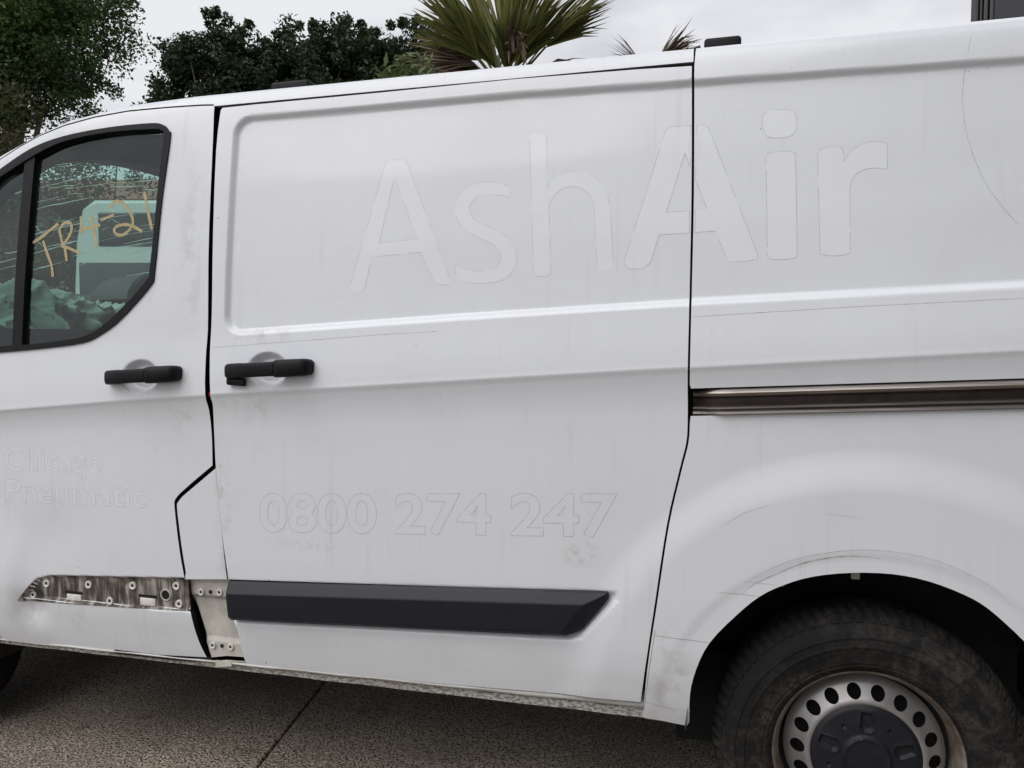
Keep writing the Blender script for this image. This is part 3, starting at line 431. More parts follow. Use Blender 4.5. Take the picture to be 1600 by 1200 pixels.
def tube(bm,pts,rad,n=7):
    rings=[]; P=[Vector(p) for p in pts]
    for i,p in enumerate(P):
        t=(P[min(i+1,len(P)-1)]-P[max(i-1,0)]).normalized(); u=t.orthogonal().normalized(); w=t.cross(u); r=rad[i]
        rings.append([bm.verts.new(p+(u*math.cos(2*math.pi*k/n)+w*math.sin(2*math.pi*k/n))*r) for k in range(n)])
    for a,b in zip(rings,rings[1:]):
        # align twist
        s=min(range(n),key=lambda k:(b[k].co-a[0].co).length); b[:]=b[s:]+b[:s]
        for k in range(n): bm.faces.new((a[k],a[(k+1)%n],b[(k+1)%n],b[k]))
    bm.faces.new(rings[-1]); bm.faces.new(rings[0][::-1])
# ================================================================== the van
van=thing('delivery_van','damaged white panel van with ghost lettering and a steel rear wheel, parked side-on','van',(-1.15,1.0,0),world_built=True)
S0=lambda x,z:S(x,z,False)
def dn(x,z): return S(x,z)
# outlines -----------------------------------------------------------
door_top=[(-2.82,1.55),(-2.65,1.685),(-2.5,1.793),(-2.36,1.872),(-2.2568,1.9256),(-2.18,1.962),(-2.1,1.992),(-2.0,2.016),(-1.89,2.033),(-1.76,2.0415),(-1.6205,2.0408),(-1.5,2.037),(-1.4555,2.034)]
vis=[tuple(p) for p in D['door_vis']]
i0=max(range(len(vis)),key=lambda i:vis[i][0]*(vis[i][1]>1.95)+(-9 if vis[i][1]<=1.95 else 0))
rear_edge=[p for p in vis[19:]]
door_low=[(-2.262,.402),(-2.268,.45),(-2.30,.56),(-2.36,.655),(-2.45,.745),(-2.545,.81)]
door_front=[(-2.585,.95),(-2.605,1.1),(-2.66,1.28),(-2.76,1.46)]
door_out=door_top+rear_edge+door_low+door_front
wi=[tuple(p) for p in D['winin']]; wo_=[tuple(p) for p in D['winout']]
win_in=[(-2.715,1.345),(-2.60,1.515),(-2.45,1.685),(-2.34,1.795)]+wi+[(-2.45,1.283),(-2.69,1.278)]
win_out=[(-2.745,1.342),(-2.62,1.535),(-2.46,1.712),(-2.34,1.825)]+wo_+[(-2.45,1.262),(-2.72,1.258)]
# front door ---------------------------------------------------------
fd=panel('front_door',[door_out,win_in],['paint','rubber'],van,dn,rows=warp_inv,skmat=1,refine=[(.006,.004,-1.74,-1.57,1.24,1.39),(.009,.005,-2.26,-1.50,.44,.68)])
fd['label']='knocked front door, its lower trim strip torn off'
panel('window_seal',[win_out,win_in],'black',fd,S0,off=-.005,g=(.05,.03),skirt=.03)
dv=[tuple(p) for p in D['divider']]
xm=lambda z:np.interp(z,[1.30,1.93],[-2.122,-2.114])
def pane_surf(x,z): return S(x,z,False)
panel('window_glass',[win_in],'glass',fd,pane_surf,off=.014,g=(.04,.03),skirt=0,side=lambda x,z:x>xm(z))
panel('quarter_glass',[win_in],'glass',fd,pane_surf,off=.014,g=(.04,.03),skirt=0,side=lambda x,z:x<=xm(z))
panel('window_divider',[[(dv[0][0],dv[0][1]+.01),(dv[1][0],dv[1][1]+.01),(dv[2][0],dv[2][1]-.012),(dv[3][0],dv[3][1]-.012)]],'black',fd,S0,off=.000,g=(.05,.04),skirt=.025)
panel('inner_door_trim',[door_out,win_in],'cabin',fd,S0,off=.075,g=(.06,.05),h=.04)
# marker writing on the glass
for w in D['writing']:
    ribbon('marker_stroke',w,.0095,'yellow',fd,pane_surf,off=.0125,wob=.16)
# door pulls ---------------------------------------------------------
def pull(a,b,parent,flip=False):
    ax,az=a; bx,bz=b; L=bx-ax
    def sect(t,hh,y0,y1,rr):
        x=ax+L*t; z=az+(bz-az)*t; ring=[]
        for k in range(16):
            an=2*math.pi*k/16; c,s=math.cos(an),math.sin(an)
            c=math.copysign(abs(c)**.55,c); s=math.copysign(abs(s)**.55,s)
            ring.append((x,(y0+y1)/2+(y1-y0)/2*c,z+hh*s))
        return ring
    yb=float(S(ax,az,False)); Y=lambda d:yb-d
    grip=[sect(.0,.010,Y(.012),Y(-.006),0),sect(.012,.018,Y(.024),Y(-.008),0),sect(.05,.0215,Y(.034),Y(-.008),0),sect(.20,.0215,Y(.040),Y(.004),0),sect(.24,.0205,Y(.042),Y(.020),0),sect(.45,.020,Y(.045),Y(.024),0),sect(.622,.0205,Y(.045),Y(.022),0)]
    v,f=loft(grip); mesh('handle',v,f,'black',parent,50)
    cap=[sect(.628,.0235,Y(.045),Y(.02),0),sect(.635,.0245,Y(.047),Y(.004),0),sect(.70,.0250,Y(.047),Y(-.008),0),sect(.92,.0240,Y(.043),Y(-.008),0),sect(.975,.021,Y(.036),Y(-.008),0),sect(1.0,.013,Y(.022),Y(-.006),0)]
    v,f=loft(cap); mesh('handle_cap',v,f,'black',parent,50)
    v,f=loft([[(ax+L*t,Y(d)-.0008,az+(bz-az)*t+s*.0012) for d,s in ((.0455,1),(.0455,-1),(.03,-1),(.03,1))] for t in (.06,.6)])
    if flip:
        # broken lock cover dangling from the front end
        v,f=loft([sect(t,.011,Y(.022),Y(.004),0) for t in (0,.02,.16,.19)])
        v=[(p[0]+.008,p[1],p[2]-.0275-(p[0]-ax)*.12) for p in v]; mesh('broken_lock_cover',v,f,'black',parent,50)
pull(D['handle_f'][0],D['handle_f'][1],fd)
# torn-off trim: grimy pocket, washers, clip seats ---------------------
gr=[tuple(p) for p in D['grime']]
gr2=[(x,z-.001) for x,z in gr]
panel('grimy_trim_pocket',[gr2],'grime',fd,dn,off=-.0012,g=(.008,.005),skirt=.003,h=.006)
def washer(x,z,y,parent,r=.0125,name='washer'):
    v,f=lathe([(r*.42,.004),(r*.42,-.003),(r*.6,-.0045),(r*.9,-.004),(r,-.001),(r,.006)],(x,y,z),20); mesh(name,v,f,'washer',parent,50)
    v,f=lathe([(.0001,-.0006),(r*.43,-.0006)],(x,y,z),14); mesh('bolt_hole',v,f,'hole',parent)
for x,z in D['washers']: washer(x,z,float(S(x,z))-.002,fd)
for k,(x,z) in enumerate(D['rects']):
    y=float(S(x,z))-.001
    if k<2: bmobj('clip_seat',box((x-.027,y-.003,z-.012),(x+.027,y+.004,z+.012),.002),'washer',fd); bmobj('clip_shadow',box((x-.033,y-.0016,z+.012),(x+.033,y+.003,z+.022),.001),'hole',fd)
    else:
        v,f=lathe([(.0001,-.0022),(.0135,-.0022)],(x,y,z),22); mesh('drain_hole',v,f,'hole',fd)
        v,f=lathe([(.0135,-.0015),(.015,-.0040),(.018,-.0035),(.019,.002)],(x,y,z),22); mesh('drain_ring',v,f,'raw',fd,40)
# ghost writing ------------------------------------------------------
def text_on(s,a,b,hgt,parent,name,mats,edge,bold=.012,base_drop=0.):
    cu=bpy.data.curves.new('txt','FONT'); cu.body=s; cu.size=1; cu.offset=bold; cu.resolution_u=4
    ob=bpy.data.objects.new('txt',cu); COL.objects.link(ob); bpy.context.view_layer.update()
    me=bpy.data.meshes.new_from_object(ob.evaluated_get(bpy.context.evaluated_depsgraph_get()))
    COL.objects.unlink(ob); bpy.data.objects.remove(ob); bpy.data.curves.remove(cu)
    V=np.array([v.co[:2] for v in me.vertices]); Fc=[tuple(p.vertices) for p in me.polygons]; bpy.data.meshes.remove(me)
    x0,x1=V[:,0].min(),V[:,0].max(); capz=V[:,1].max()
    U=(V[:,0]-x0)/(x1-x0); X=a[0]+(b[0]-a[0])*U; Z=a[1]+(b[1]-a[1])*U+V[:,1]/capz*hgt
    par=list(range(len(V)))
    def find(i):
        while par[i]!=i: par[i]=par[par[i]]; i=par[i]
        return i
    key={}
    for i,(x,z) in enumerate(np.round(V,5)):       # weld coincident points of the fill
        k=(x,z)
        if k in key: par[find(i)]=find(key[k])
        else: key[k]=i
    for f in Fc:
        for i in f[1:]: par[find(i)]=find(f[0])
    isl={}
    for f in Fc: isl.setdefault(find(f[0]),[]).append(f)
    rep={i:key[tuple(np.round(V[i],5))] for i in range(len(V))}
    for fs in isl.values():
        vv=[];mp_={};ff=[];ec={};mi=[]
        for f in fs:
            g=[]
            for i in f:
                i=rep[i]
                if i not in mp_: mp_[i]=len(vv); vv.append((X[i],float(S(X[i],Z[i]))-.0002,Z[i]))
                g.append(mp_[i])
            if len(set(g))<3: continue
            ff.append(tuple(g)); mi.append(0)
            for q in range(len(g)):
                e=(g[q],g[(q+1)%len(g)]); k=(min(e),max(e)); ec[k]=None if k in ec else e
        for e in [q for q in ec.values() if q]:
            pa,pb=np.array(vv[e[0]]),np.array(vv[e[1]]); m_=(pa+pb)/2
            if (math.sin(m_[0]*71+m_[2]*47)+math.sin(m_[0]*33-m_[2]*81))*.25+.5>edge[1]: continue
            t=pb-pa; t/=np.linalg.norm(t)+1e-12; q=np.array([t[2],0,-t[0]])*edge[0]/2; o=np.array([0,-.0001,0]); s_=len(vv)
            vv+=[tuple(p) for p in (pa-q+o,pb-q+o,pb+q+o,pa+q+o)]; ff.append((s_,s_+1,s_+2,s_+3)); mi.append(1)
        o=mesh(name,vv,ff,mats,parent,80,mi=mi)
text_on('Chicago',D['chi'][0],D['chi'][1],.074,fd,'ghost_letter',['ghost','edge3'],(.0013,.8),.0)
text_on('Pneumatic',D['pne'][0],D['pne'][1],.070,fd,'ghost_letter',['ghost','edge3'],(.0014,.85),.006)
# pillar behind the door, bracket plate ------------------------------
bp=panel('centre_pillar_panel',[[tuple(p) for p in D['pillar']]],'paint',van,lambda x,z:S(x,z,False),off=.003,g=(.015,.01),skirt=.03)
pl=[tuple(p) for p in D['plate']]
pp=panel('bracket_plate',[[(pl[0][0]-.02,pl[0][1]+.01),(pl[1][0]+.03,pl[1][1]+.012),(pl[2][0]+.03,pl[2][1]-.002),(pl[3][0]+.01,pl[3][1])]],'raw',van,lambda x,z:.046+.012*sm((.022-np.abs(z-.54))/.02)*0+.01*sm((np.abs(z-.517)-.058)/.01)*-1,g=(.012,.006),skirt=.03)
pw=D['platew']
for i in (0,2,3,5): washer(pw[i][0],pw[i][1],.0345,pp,.0105)
for i in (1,4): bmobj('square_hole',box((pw[i][0]-.0045,.0325,pw[i][1]-.0045),(pw[i][0]+.0045,.0375,pw[i][1]+.0045),.0006),'hole',pp)
v,f=loft([[(-1.437+dx,y,z) for dx,y,z in ((0,.034,.392-k*.010),(.055,.034,.392-k*.006),(.055,.07,.392),(0,.07,.392))] for k in (0,1,2.2)])
mesh('bent_bracket_tab',v,f,'raw',pp,30)
# sliding door -------------------------------------------------------
sl=[tuple(p) for p in D['slide']]
sdo=panel('sliding_door',[sl],['paint','rubber'],van,dn,g=(.02,.006),rows=warp_inv,skmat=1,refine=[(.005,.006,-1.41,-1.33,1.30,2.02),(.006,.004,-1.31,-1.15,1.23,1.37),(.009,.005,-1.40,-.22,.49,.72)])
pull(D['handle_s'][0],D['handle_s'][1],sdo,True)
tr=[tuple(p) for p in D['trim']]
tf=D['trimfacet']
def trim_surf(x,z):
    x=np.asarray(x,float); z=np.asarray(z,float)
    zt=.6463+(x+1.3624)*(.7086-.6463)/(1.3624-.2651)
    top=np.clip((zt-z)/.034,0,1); zb=.5331+(x+1.3564)*(.5844-.5331)/.984
    bot=np.clip((z-zb)/.010,0,1); d=np.clip(-polysd(x,z,tr)/.004,0,1)
    # slanted rear end
    rx=-.2607-(np.clip(zt-.010-z,0,1))*.80; en=np.clip((rx-x)/.045,0,1)
    t=.004*d+.022*np.minimum(np.minimum(top,en**.8),.6+.4*bot)+.002*np.sqrt(bot)
    return S(x,z,False)+.008-t-.006
panel('black_trim_strip',[tr],'trim',sdo,trim_surf,g=(.016,.0035),skirt=.022,h=.006,rows=lambda x,z:z+(x+.80)*.0555,refine=[(.0035,.003,-.43,-.255,.535,.70)])
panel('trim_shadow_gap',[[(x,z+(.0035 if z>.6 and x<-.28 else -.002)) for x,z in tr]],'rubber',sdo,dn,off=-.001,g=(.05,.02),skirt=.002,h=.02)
text_on('0800 274 247',D['num'][0],D['num'][1],.108,sdo,'ghost_digit',['paint','edge2'],(.0012,1.1),.024)
LT=D['letters']
for k in ('A','s','h'):
    panel('ghost_letter',[[tuple(p) for p in l] for l in LT[k]],['ghost','edge3'],sdo,dn,off=-.0002,g=(.02,.02),skirt=0,h=.012,edge=(.0011,.7,1))
# rear quarter panel -------------------------------------------------
qs=[tuple(p) for p in D['quarter_seam']]; qs[0]=(-.0669,2.0742)
ar=[tuple(p) for p in D['arch']]
top=[(x,2.0742) for x in (1.43,1.2,.9,.6,.3)]
rt,rb=D['railt'],D['railb']
ext=lambda a,b,x:(x,a[1]+(b[1]-a[1])*(x-a[0])/(b[0]-a[0]))
slot=[(-.0605,rt[0][1]),ext(rt[0],rt[1],1.18),ext(rb[0],rb[1],1.18),(-.0605,rb[0][1])]
arx=ar+[(.73,.60),(.765,.50),(.775,.39)]
qn=[p for p in qs if p[1]>rt[0][1]+.004]+[(-.0665,rt[0][1])]+[ext(rt[0],rt[1],x) for x in (.3,.7,1.18)]+[ext(rb[0],rb[1],x) for x in (1.18,.7,.3)]+[(-.0665,rb[0][1])]+[p for p in qs if p[1]<rb[0][1]-.004]
quarter=qn+arx+[(1.2,.39),(1.40,.42),(1.43,.75),(1.43,1.4)]+top
rq=panel('rear_quarter_panel',[quarter],['paint','rubber'],van,dn,g=(.012,.006),rows=warp_inv,skmat=1)
A2=[[tuple(p) for p in l] for l in LT['A2']]
cutL=(((-.0765,1.4),(-.0765,2.0)),((-.0625,1.4),(-.0625,2.0)))
panel('ghost_letter',A2,['ghost','edge2'],sdo,dn,off=-.0002,g=(.02,.02),skirt=0,h=.012,cuts=cutL,side=lambda x,z:x<-.0765,edge=(.0010,.85,1))
panel('ghost_letter',A2,['ghost','edge2'],rq,dn,off=-.0002,g=(.02,.02),skirt=0,h=.012,cuts=cutL,side=lambda x,z:x>-.0625,edge=(.0010,.85,1))
for k in ('i','dot','r'):
    panel('ghost_letter',[[tuple(p) for p in l] for l in LT[k]],['ghost','edge2'],rq,dn,off=-.0002,g=(.02,.02),skirt=0,h=.012,edge=(.0010,.95,1))
# rail for the sliding door
def rail(name,prof,m,x0=-.062,x1=1.17,n=24):
    rings=[]
    for i in range(n+1):
        t=(i/n)**1.6; x=x0+(x1-x0)*t; zt=ext(rt[0],rt[1],x)[1]; zb=ext(rb[0],rb[1],x)[1]; fall=.030*(1-sm((x-x0)/.07))
        rings.append([(x,y+float(S(x,1.2,False))*0+fall+.012,zb+(zt-zb)*h) for y,h in prof])
    v,f=loft(rings,close=True); o=mesh(name,v,f,m,rq,40); fixn(o); return o
rail('rail_upper_lip',[(.030,.99),(.006,.975),(-.006,.90),(-.010,.80),(-.006,.70),(.006,.64),(.030,.64)],'rail')
rail('rail_channel',[(.022,.70),(.020,.66),(.020,.30),(.022,.26),(.035,.26),(.035,.70)],'raildark')
rail('rail_lower_lip',[(.030,.34),(.004,.335),(-.004,.30),(-.004,.24),(.003,.18),(-.006,.13),(-.007,.05),(.0,.012),(.030,.01)],'rail')
# scratches, dirt lines and vinyl edges on the skin
def dens(P,n=8):
    out=[]
    for a,b in zip(P,P[1:]):
        for k in range(n): out.append((a[0]+(b[0]-a[0])*k/n,a[1]+(b[1]-a[1])*k/n))
    return out+[tuple(P[-1])]
def broken(name,P,w,m,parent,keep=.6,seed=1,off=-.0002):
    P=dens(P,10); r=random.Random(seed); i=0
    V=[];F=[]
    while i<len(P)-2:
        n=r.randint(3,9)
        if r.random()<keep:
            seg=P[i:i+n+1]; s=len(V)
            for j,p in enumerate(seg):
                ww=w*.5*(.5+r.random()*.6)
                for q in (1,-1): V.append((p[0],float(S(p[0],p[1]+q*ww))+off,p[1]+q*ww))
                if j: F.append((s+2*j-2,s+2*j-1,s+2*j+1,s+2*j))
        i+=n
    o=mesh(name,V,F,m,parent,60); fixn(o)
broken('vinyl_edge_line',D['tape'],.0016,'edge2',sdo,.7,3)
ribbon('vinyl_edge_line',dens(D['tape2'],20),.0013,'edge2',rq,dn,off=-.0002)
ribbon('vinyl_edge_line',D['swirl'],.0012,'edge2',rq,dn,off=-.0002)
ribbon('dirt_line',D['archline'],.0012,'edge2',rq,dn,off=-.0002,taper=True)
ribbon('dirt_smear',D['dirtline'],.0032,'edge2',rq,dn,off=-.0002,taper=True,wob=.5)
ribbon('scratch',dens(D['scr1'],3),.0014,'edge2',rq,dn,off=-.0002,taper=True)
ribbon('scratch',dens(D['scr2'],4),.0010,'edge2',rq,dn,off=-.0002,taper=True)
ribbon('scratch',dens(D['scr3'],6),.0012,'edge',rq,dn,off=-.0002,taper=True)
ribbon('scratch',dens(D['scr4'],6),.0012,'edge2',rq,dn,off=-.0002,taper=True)
ribbon('panel_joint',dens(D['patch'],8),.0014,'edge',rq,dn,off=-.0002)
ribbon('panel_joint',dens([(-.1462,.6172),(-.160,.52),(-.1745,.40)],8),.0016,'edge',rq,dn,off=-.0002)
ribbon('panel_joint',dens([(-.172,.425),(-.10,.412),(-.06,.412)],8),.0018,'edge2',rq,dn,off=-.0002)
# sill ---------------------------------------------------------------
def sillpart(name,prof,m):
    rg=[]
    for x in np.linspace(-2.26,-.078,70):
        zt=np.interp(x,[-2.22,-1.448,-.727,-.185],[.3775,.392,.407,.4215]); zb=np.interp(x,[-2.22,-1.45,-.18],[.355,.3615,.369])
        rg.append([(x,y+.0006*math.sin(x*31),zb+(zt-zb)*h+.0006*math.sin(x*23+y*90)) for y,h in prof])
    v,f=loft(rg); return fixn(mesh(name,v,f,m,van,50))
so=sillpart('sill',[(.09,1.06),(.058,1.06),(.046,1.0),(.0365,.90),(.034,.78),(.0365,.66),(.043,.57),(.052,.54),(.09,.54)],'sillroll')
sillpart('sill_flange',[(.09,.535),(.050,.535),(.0465,.50),(.0465,.05),(.050,0),(.058,0),(.09,.10)],'sill')
v,f=loft([[(x,y-.001,z) for y,z in ((.033,.408),(.035,.385),(.041,.372),(.048,.368),(.075,.368),(.075,.408))] for x in (-.171,-.12,-.066)])
fixn(mesh('sill_end',v,f,'sill',van,30))
# dark door-bottom rubber hanging at the damaged corner
v,f=loft([[(x,y,z+dz) for y,z in ((.036,.006),(.036,-.006),(.06,-.006),(.06,.006))] for x,dz in ((-1.80,.379),(-1.62,.380),(-1.52,.384),(-1.45,.392),(-1.40,.402),(-1.33,.405),(-1.30,.401))])
fixn(mesh('hanging_door_rubber',v,f,'rubber',van,40))
# roof side rail and roof --------------------------------------------
zs_=lambda x:float(np.interp(x,ZSX,ZSZ))
SIL=[(-2.253,1.953),(-2.40,1.888),(-2.6,1.778),(-2.8,1.634),(-2.95,1.505),(-3.06,1.395)]
ct=[(-3.035,1.372),(-2.95,1.452)]+[(x,z+.005) for x,z in door_top]+[(-1.4515,2.0325),(-.0725,2.0325)]
up=[(x,zs_(x)-.001) for x in (-.0725,-.3,-.6,-.9,-1.2,-1.4,-1.528,-1.65,-1.756,-1.87,-1.997,-2.06,-2.123,-2.19,-2.253)]
ctl=ct+up+[(x,z-.001) for x,z in SIL[1:]]
panel('roof_side_rail',[ctl],'paint',van,S0,g=(.03,.006))
panel('pillar_trim',[ctl],'cabin',van,S0,off=.06,g=(.08,.03),h=.05)
def crown(x): return .09+.085*float(sm(np.array((-1.75-x)/.5)))
def rring(x,dz=0.,n=40):
    z0=zs_(x)-.001; y0=float(S(x,z0,False)); out=[]
    for i in range(n+1):
        s=i/n; u=abs(2*s-1); fx=-.10*(1-u*u)*float(sm(np.array((-1.9-x)/.35)))
        rib=.004*math.sin(s*math.pi*9)**2 if x>-1.3 and .1<s<.9 else 0
        out.append((x+fx,y0+(2-2*y0)*s,z0+crown(x)*(1-u**2.5)+rib+dz))
    return out
xs=[1.435,1.2,.8,.4,0,-.4,-.8,-1.2,-1.4,-1.6,-1.8,-1.95,-2.05,-2.15,-2.253]
v,f=loft([rring(x) for x in xs],close=False,cap=False); fixn(mesh('roof',v,f,'paint',van,40))
v,f=loft([rring(x,-.045) for x in xs if x<-1.3],close=False,cap=False); fixn(mesh('headliner',v,f,'cabin',van,40))
hd=[[(p[0]+dx,p[1],p[2]+dz) for p in rring(-2.253)] for dx,dz in ((0,-.004),(.01,-.075),(.10,-.07))]
v,f=loft(hd,close=False,cap=False); fixn(mesh('windscreen_header',v,f,'cabin',van,40))
def foot(a,b,c,d):
    # wedge tail and capped block of a roof-bar mount
    rr=[]
    for x,z0,z1,y0,y1 in ((c[0],c[2]-.045,c[2]-.012,.29,.34),(c[0]+.03,c[2]-.045,c[2]-.006,.28,.345),(d[0],d[2]-.05,d[2],.27,.355)):
        rr.append([(x,y0,z0),(x,y0,z1-.006),(x,y0+.012,z1),(x,y1-.012,z1),(x,y1,z1-.006),(x,y1,z0)])
    rr=[[(p[0],p[1],p[2]-.006) for p in r_] for r_ in rr]
    v,f=loft(rr); o=fixn(mesh('roof_bar_mount',v,f,'black',van,30))
    bmobj('mount_cap',box((a[0],.255,a[2]-.05),(b[0],.365,a[2]-.004),.009,3),'black',o)
ft=D['feet']; foot(*[(p[0],p[1],p[2]-.012) for p in ft[:4]]); foot(*[(p[0],p[1],p[2]-.017) for p in ft[4:]])
bmobj('red_tag',box((-1.428,.012,1.178),(-1.420,.02,1.190),.001),'red',sdo)
# windscreen ---------------------------------------------------------
ns=26
def wrow(t,n=32,din=0.):
    k=np.linspace(0,1,len(SIL)); x=float(np.interp(t,k,[p[0] for p in SIL])); z=float(np.interp(t,k,[p[1] for p in SIL]))-.001
    y0=float(S(x,z,False))+.0; cz=.175*(1-t)+.03*t; bx=.10*(1-t)+.24*t
    return [(x-bx*(1-(2*i/n-1)**2),y0+(2-2*y0)*i/n,z+cz*(1-abs(2*i/n-1)**2.5)) for i in range(n+1)]
v,f=loft([wrow(t) for t in np.linspace(0,1,ns)],close=False,cap=False)
ws=fixn(mesh('windscreen',v,f,'screen',van,60))
def wp(u,t):
    r=wrow(t,64); i=min(63,max(0,u*64)); k=int(i); a,b=np.array(r[k]),np.array(r[min(k+1,64)]); return a+(b-a)*(i-k)
V=[];F=[]; rr=random.Random(5)
def crack(u0,t0,u1,t1,w):
    P=[wp(u0+(u1-u0)*k/6+rr.uniform(-.002,.002),t0+(t1-t0)*k/6+rr.uniform(-.003,.003)) for k in range(7)]; s=len(V)
    for k,p in enumerate(P):
        q=np.array([.3,.2,1.])*w*.5*(1-abs(k-3)/4.5)
        V.extend([p+q+[.006,-.002,-.006],p-q+[.006,-.002,-.006]])
        if k: F.append((s+2*k-2,s+2*k-1,s+2*k+1,s+2*k))
for k in range(64):
    u=rr.uniform(.12,.80); t=rr.uniform(.12,.72); L=rr.uniform(.05,.30)*(.6 if k%3 else 1)
    crack(u,t,u+L*.75,t-L*.62+rr.uniform(-.02,.02),rr.choice((.002,.003,.0045)))
for k in range(26):
    u=rr.uniform(.40,.62); t=rr.uniform(.30,.58); a=rr.uniform(0,6.28); L=rr.uniform(.02,.07); crack(u,t,u+L*math.cos(a),t+L*math.sin(a),.002)
mesh('crack_lines',V,F,'crack',ws)
# cabin --------------------------------------------------------------
prof=[(-2.30,1.02),(-2.33,1.26),(-2.40,1.40),(-2.52,1.50),(-2.66,1.555),(-2.80,1.545),(-2.95,1.465),(-3.10,1.40),(-3.16,1.32),(-3.10,1.02)]
v,f=loft([[(x-.10*(1-(y-1)**2/.72),y,z) for x,z in prof] for y in np.linspace(.17,1.83,20)])
fixn(mesh('dashboard',v,f,'cabin',van,30))
bmh=[]
rings=[]
for k in range(13):
    a=math.pi*k/12; rings.append([(x,1.18+r*math.cos(a)*1.0,1.53+r*math.sin(a)*.55) for x,r in ((-2.50,.26),(-2.49,.245),(-2.72,.22),(-2.86,.10))])
v,f=loft(rings,close=False,cap=False); fixn(mesh('instrument_hood',v,f,'cabin',van,40))
from mathutils import noise as mnoise
V=[];F=[]; nu,nv_=110,80
for i in range(nu):
    for j in range(nv_):
        u=i/(nu-1); w=j/(nv_-1); an=w*math.pi*1.05
        y=.16+.92*u; rad=.13+.045*math.sin(u*math.pi*2.3+.6)+.02*math.sin(u*15)
        p=Vector((u*5.5+w*1.6,w*1.7-u*1.5,1.7)); rg=lambda q:(1-min(1,abs(mnoise.noise(q))*1.7))**2
        fo=.055*rg(p)+.040*rg(p*1.9+Vector((4,1,0)))+.020*rg(p*3.7+Vector((1,7,0)))+.03*mnoise.noise(p*.6)
        rad=(.13+.03*math.sin(u*math.pi*2.3+.6))*(.65+.35*math.sin(math.pi*min(1,u*1.15)))+fo-.03
        V.append((-2.50+math.cos(an)*rad*1.25+.10*w-.06*u,y,1.385+math.sin(an)*rad*1.02-.10*w*w))
for i in range(nu-1):
    for j in range(nv_-1): F.append((i*nv_+j,(i+1)*nv_+j,(i+1)*nv_+j+1,i*nv_+j+1))
fixn(mesh('deployed_airbag',V,F,'airbag',van,70))
bmobj('bulkhead',box((-1.53,.10,.42),(-1.48,1.90,2.03),.01),'inner',van)
# hidden structure: dark inner shell, floor, far side, nose and tail ----
circ=[(.353+.478*math.cos(a),.335+.478*math.sin(a)) for a in np.linspace(math.pi*.96,math.pi*.04,26)]
shell=[(-1.565,2.03),(-1.565,.395)]+[(-.13,.395)]+[p for p in circ if p[1]>.39]+[(.84,.40),(1.40,.43),(1.40,2.05),(-.2,2.05)]
panel('inner_shell',[shell],'inner',van,S0,off=.075,g=(.08,.05),h=.05,skirt=0)
bmobj('floor_pan',box((-2.16,.10,.372),(-.16,1.90,.43),.0),'under',van,None)
bmobj('front_floor_pan',box((-3.55,.45,.33),(-2.16,1.55,.43),.0),'under',van,None)
bmobj('rear_floor_pan',box((-.16,.45,.372),(1.38,1.55,.43),.0),'under',van,None)
bmobj('rear_tail_floor',box((.86,.12,.40),(1.38,1.88,.44),.0),'under',van,None)
bmobj('underbody_flap',box((-2.16,.22,.30),(-1.90,.25,.36),.008),'under',van)
def liner(hx,flip=False):
    pr=[(.470,-.028),(.474,-.01),(.476,.40),(.10,.42),(.001,.42)]; V=[];F=[];n=48
    for i in range(n+1):
        a=math.pi*(-.02)+math.pi*1.0*i/n
        for r,y in pr:
            r2=r*(1-.10*max(0,-math.cos(a)-.80)/.2) if r>.4 else r
            V.append((hx+r2*math.cos(a),(.05+y) if not flip else 1.95-y,.335+r2*math.sin(a)))
    k=len(pr)
    for i in range(n):
        for j in range(k-1): F.append((i*k+j,i*k+j+1,(i+1)*k+j+1,(i+1)*k+j))
    return fixn(mesh('wheel_arch_liner',V,F,'under',van,40))
ln=liner(.353); liner(-2.73); liner(.353,True); liner(-2.73,True)
for hx_ in (.353,-2.73): bmobj('arch_inner_panel',box((hx_-.46,.30,.20),(hx_-.28,.33,.46),.004),'hole',van)
bmobj('liner_clip',box((.318,.10,.755),(.338,.115,.80),.002),'raw',ln)
farc=lambda hx:[(hx+.47*math.cos(a),.335+.47*math.sin(a)) for a in np.linspace(math.pi*.96,math.pi*.04,20)]
far=[(-3.70,.36)]+[p for p in farc(-2.73)]+[p for p in farc(.353)]+[(1.40,.40),(1.43,.75),(1.43,2.07)]+up[0:1]+[(-1.4,2.074),(-1.997,2.037),(-2.253,1.952)]+SIL[1:]+[(-3.25,1.27),(-3.45,1.14),(-3.62,.98),(-3.70,.80)]
fs=panel('far_side_panel',[far,win_in],'paint',van,S0,g=(.06,.04),h=.04,mirror=True)
panel('far_side_glass',[win_in],'glass',van,S0,off=.014,g=(.08,.06),skirt=0,mirror=True)
panel('far_side_trim',[[(-2.9,.45),(-1.5,.45),(-1.5,2.02),(-1.997,2.02),(-2.253,1.93),(-2.6,1.74),(-2.9,1.45)],win_in],'cabin',van,S0,off=.06,g=(.08,.06),h=.05,mirror=True)
fender=[(-3.055,1.388),(-3.02,1.365),(-2.93,1.44),(-2.83,1.53),(-2.765,1.452),(-2.666,1.275),(-2.611,1.10),(-2.591,.95),(-2.552,.80)]+[p for p in farc(-2.73) if p[0]<-2.56 and p[1]>.4][::-1]+[(-3.20,.36),(-3.70,.36),(-3.70,.80),(-3.62,.98),(-3.45,1.14),(-3.25,1.27)]
panel('front_wing',[fender],'paint',van,S0,g=(.03,.02))
def nose(rows,name,m):
    rg=[]
    for x,z,bx,bz in rows:
        y0=float(S(x,z,False)); rg.append([(x-bx*(1-(2*i/24-1)**2),y0+(2-2*y0)*i/24,z+bz*(1-(2*i/24-1)**2)) for i in range(25)])
    v,f=loft(rg,close=False,cap=False); return fixn(mesh(name,v,f,m,van,50))
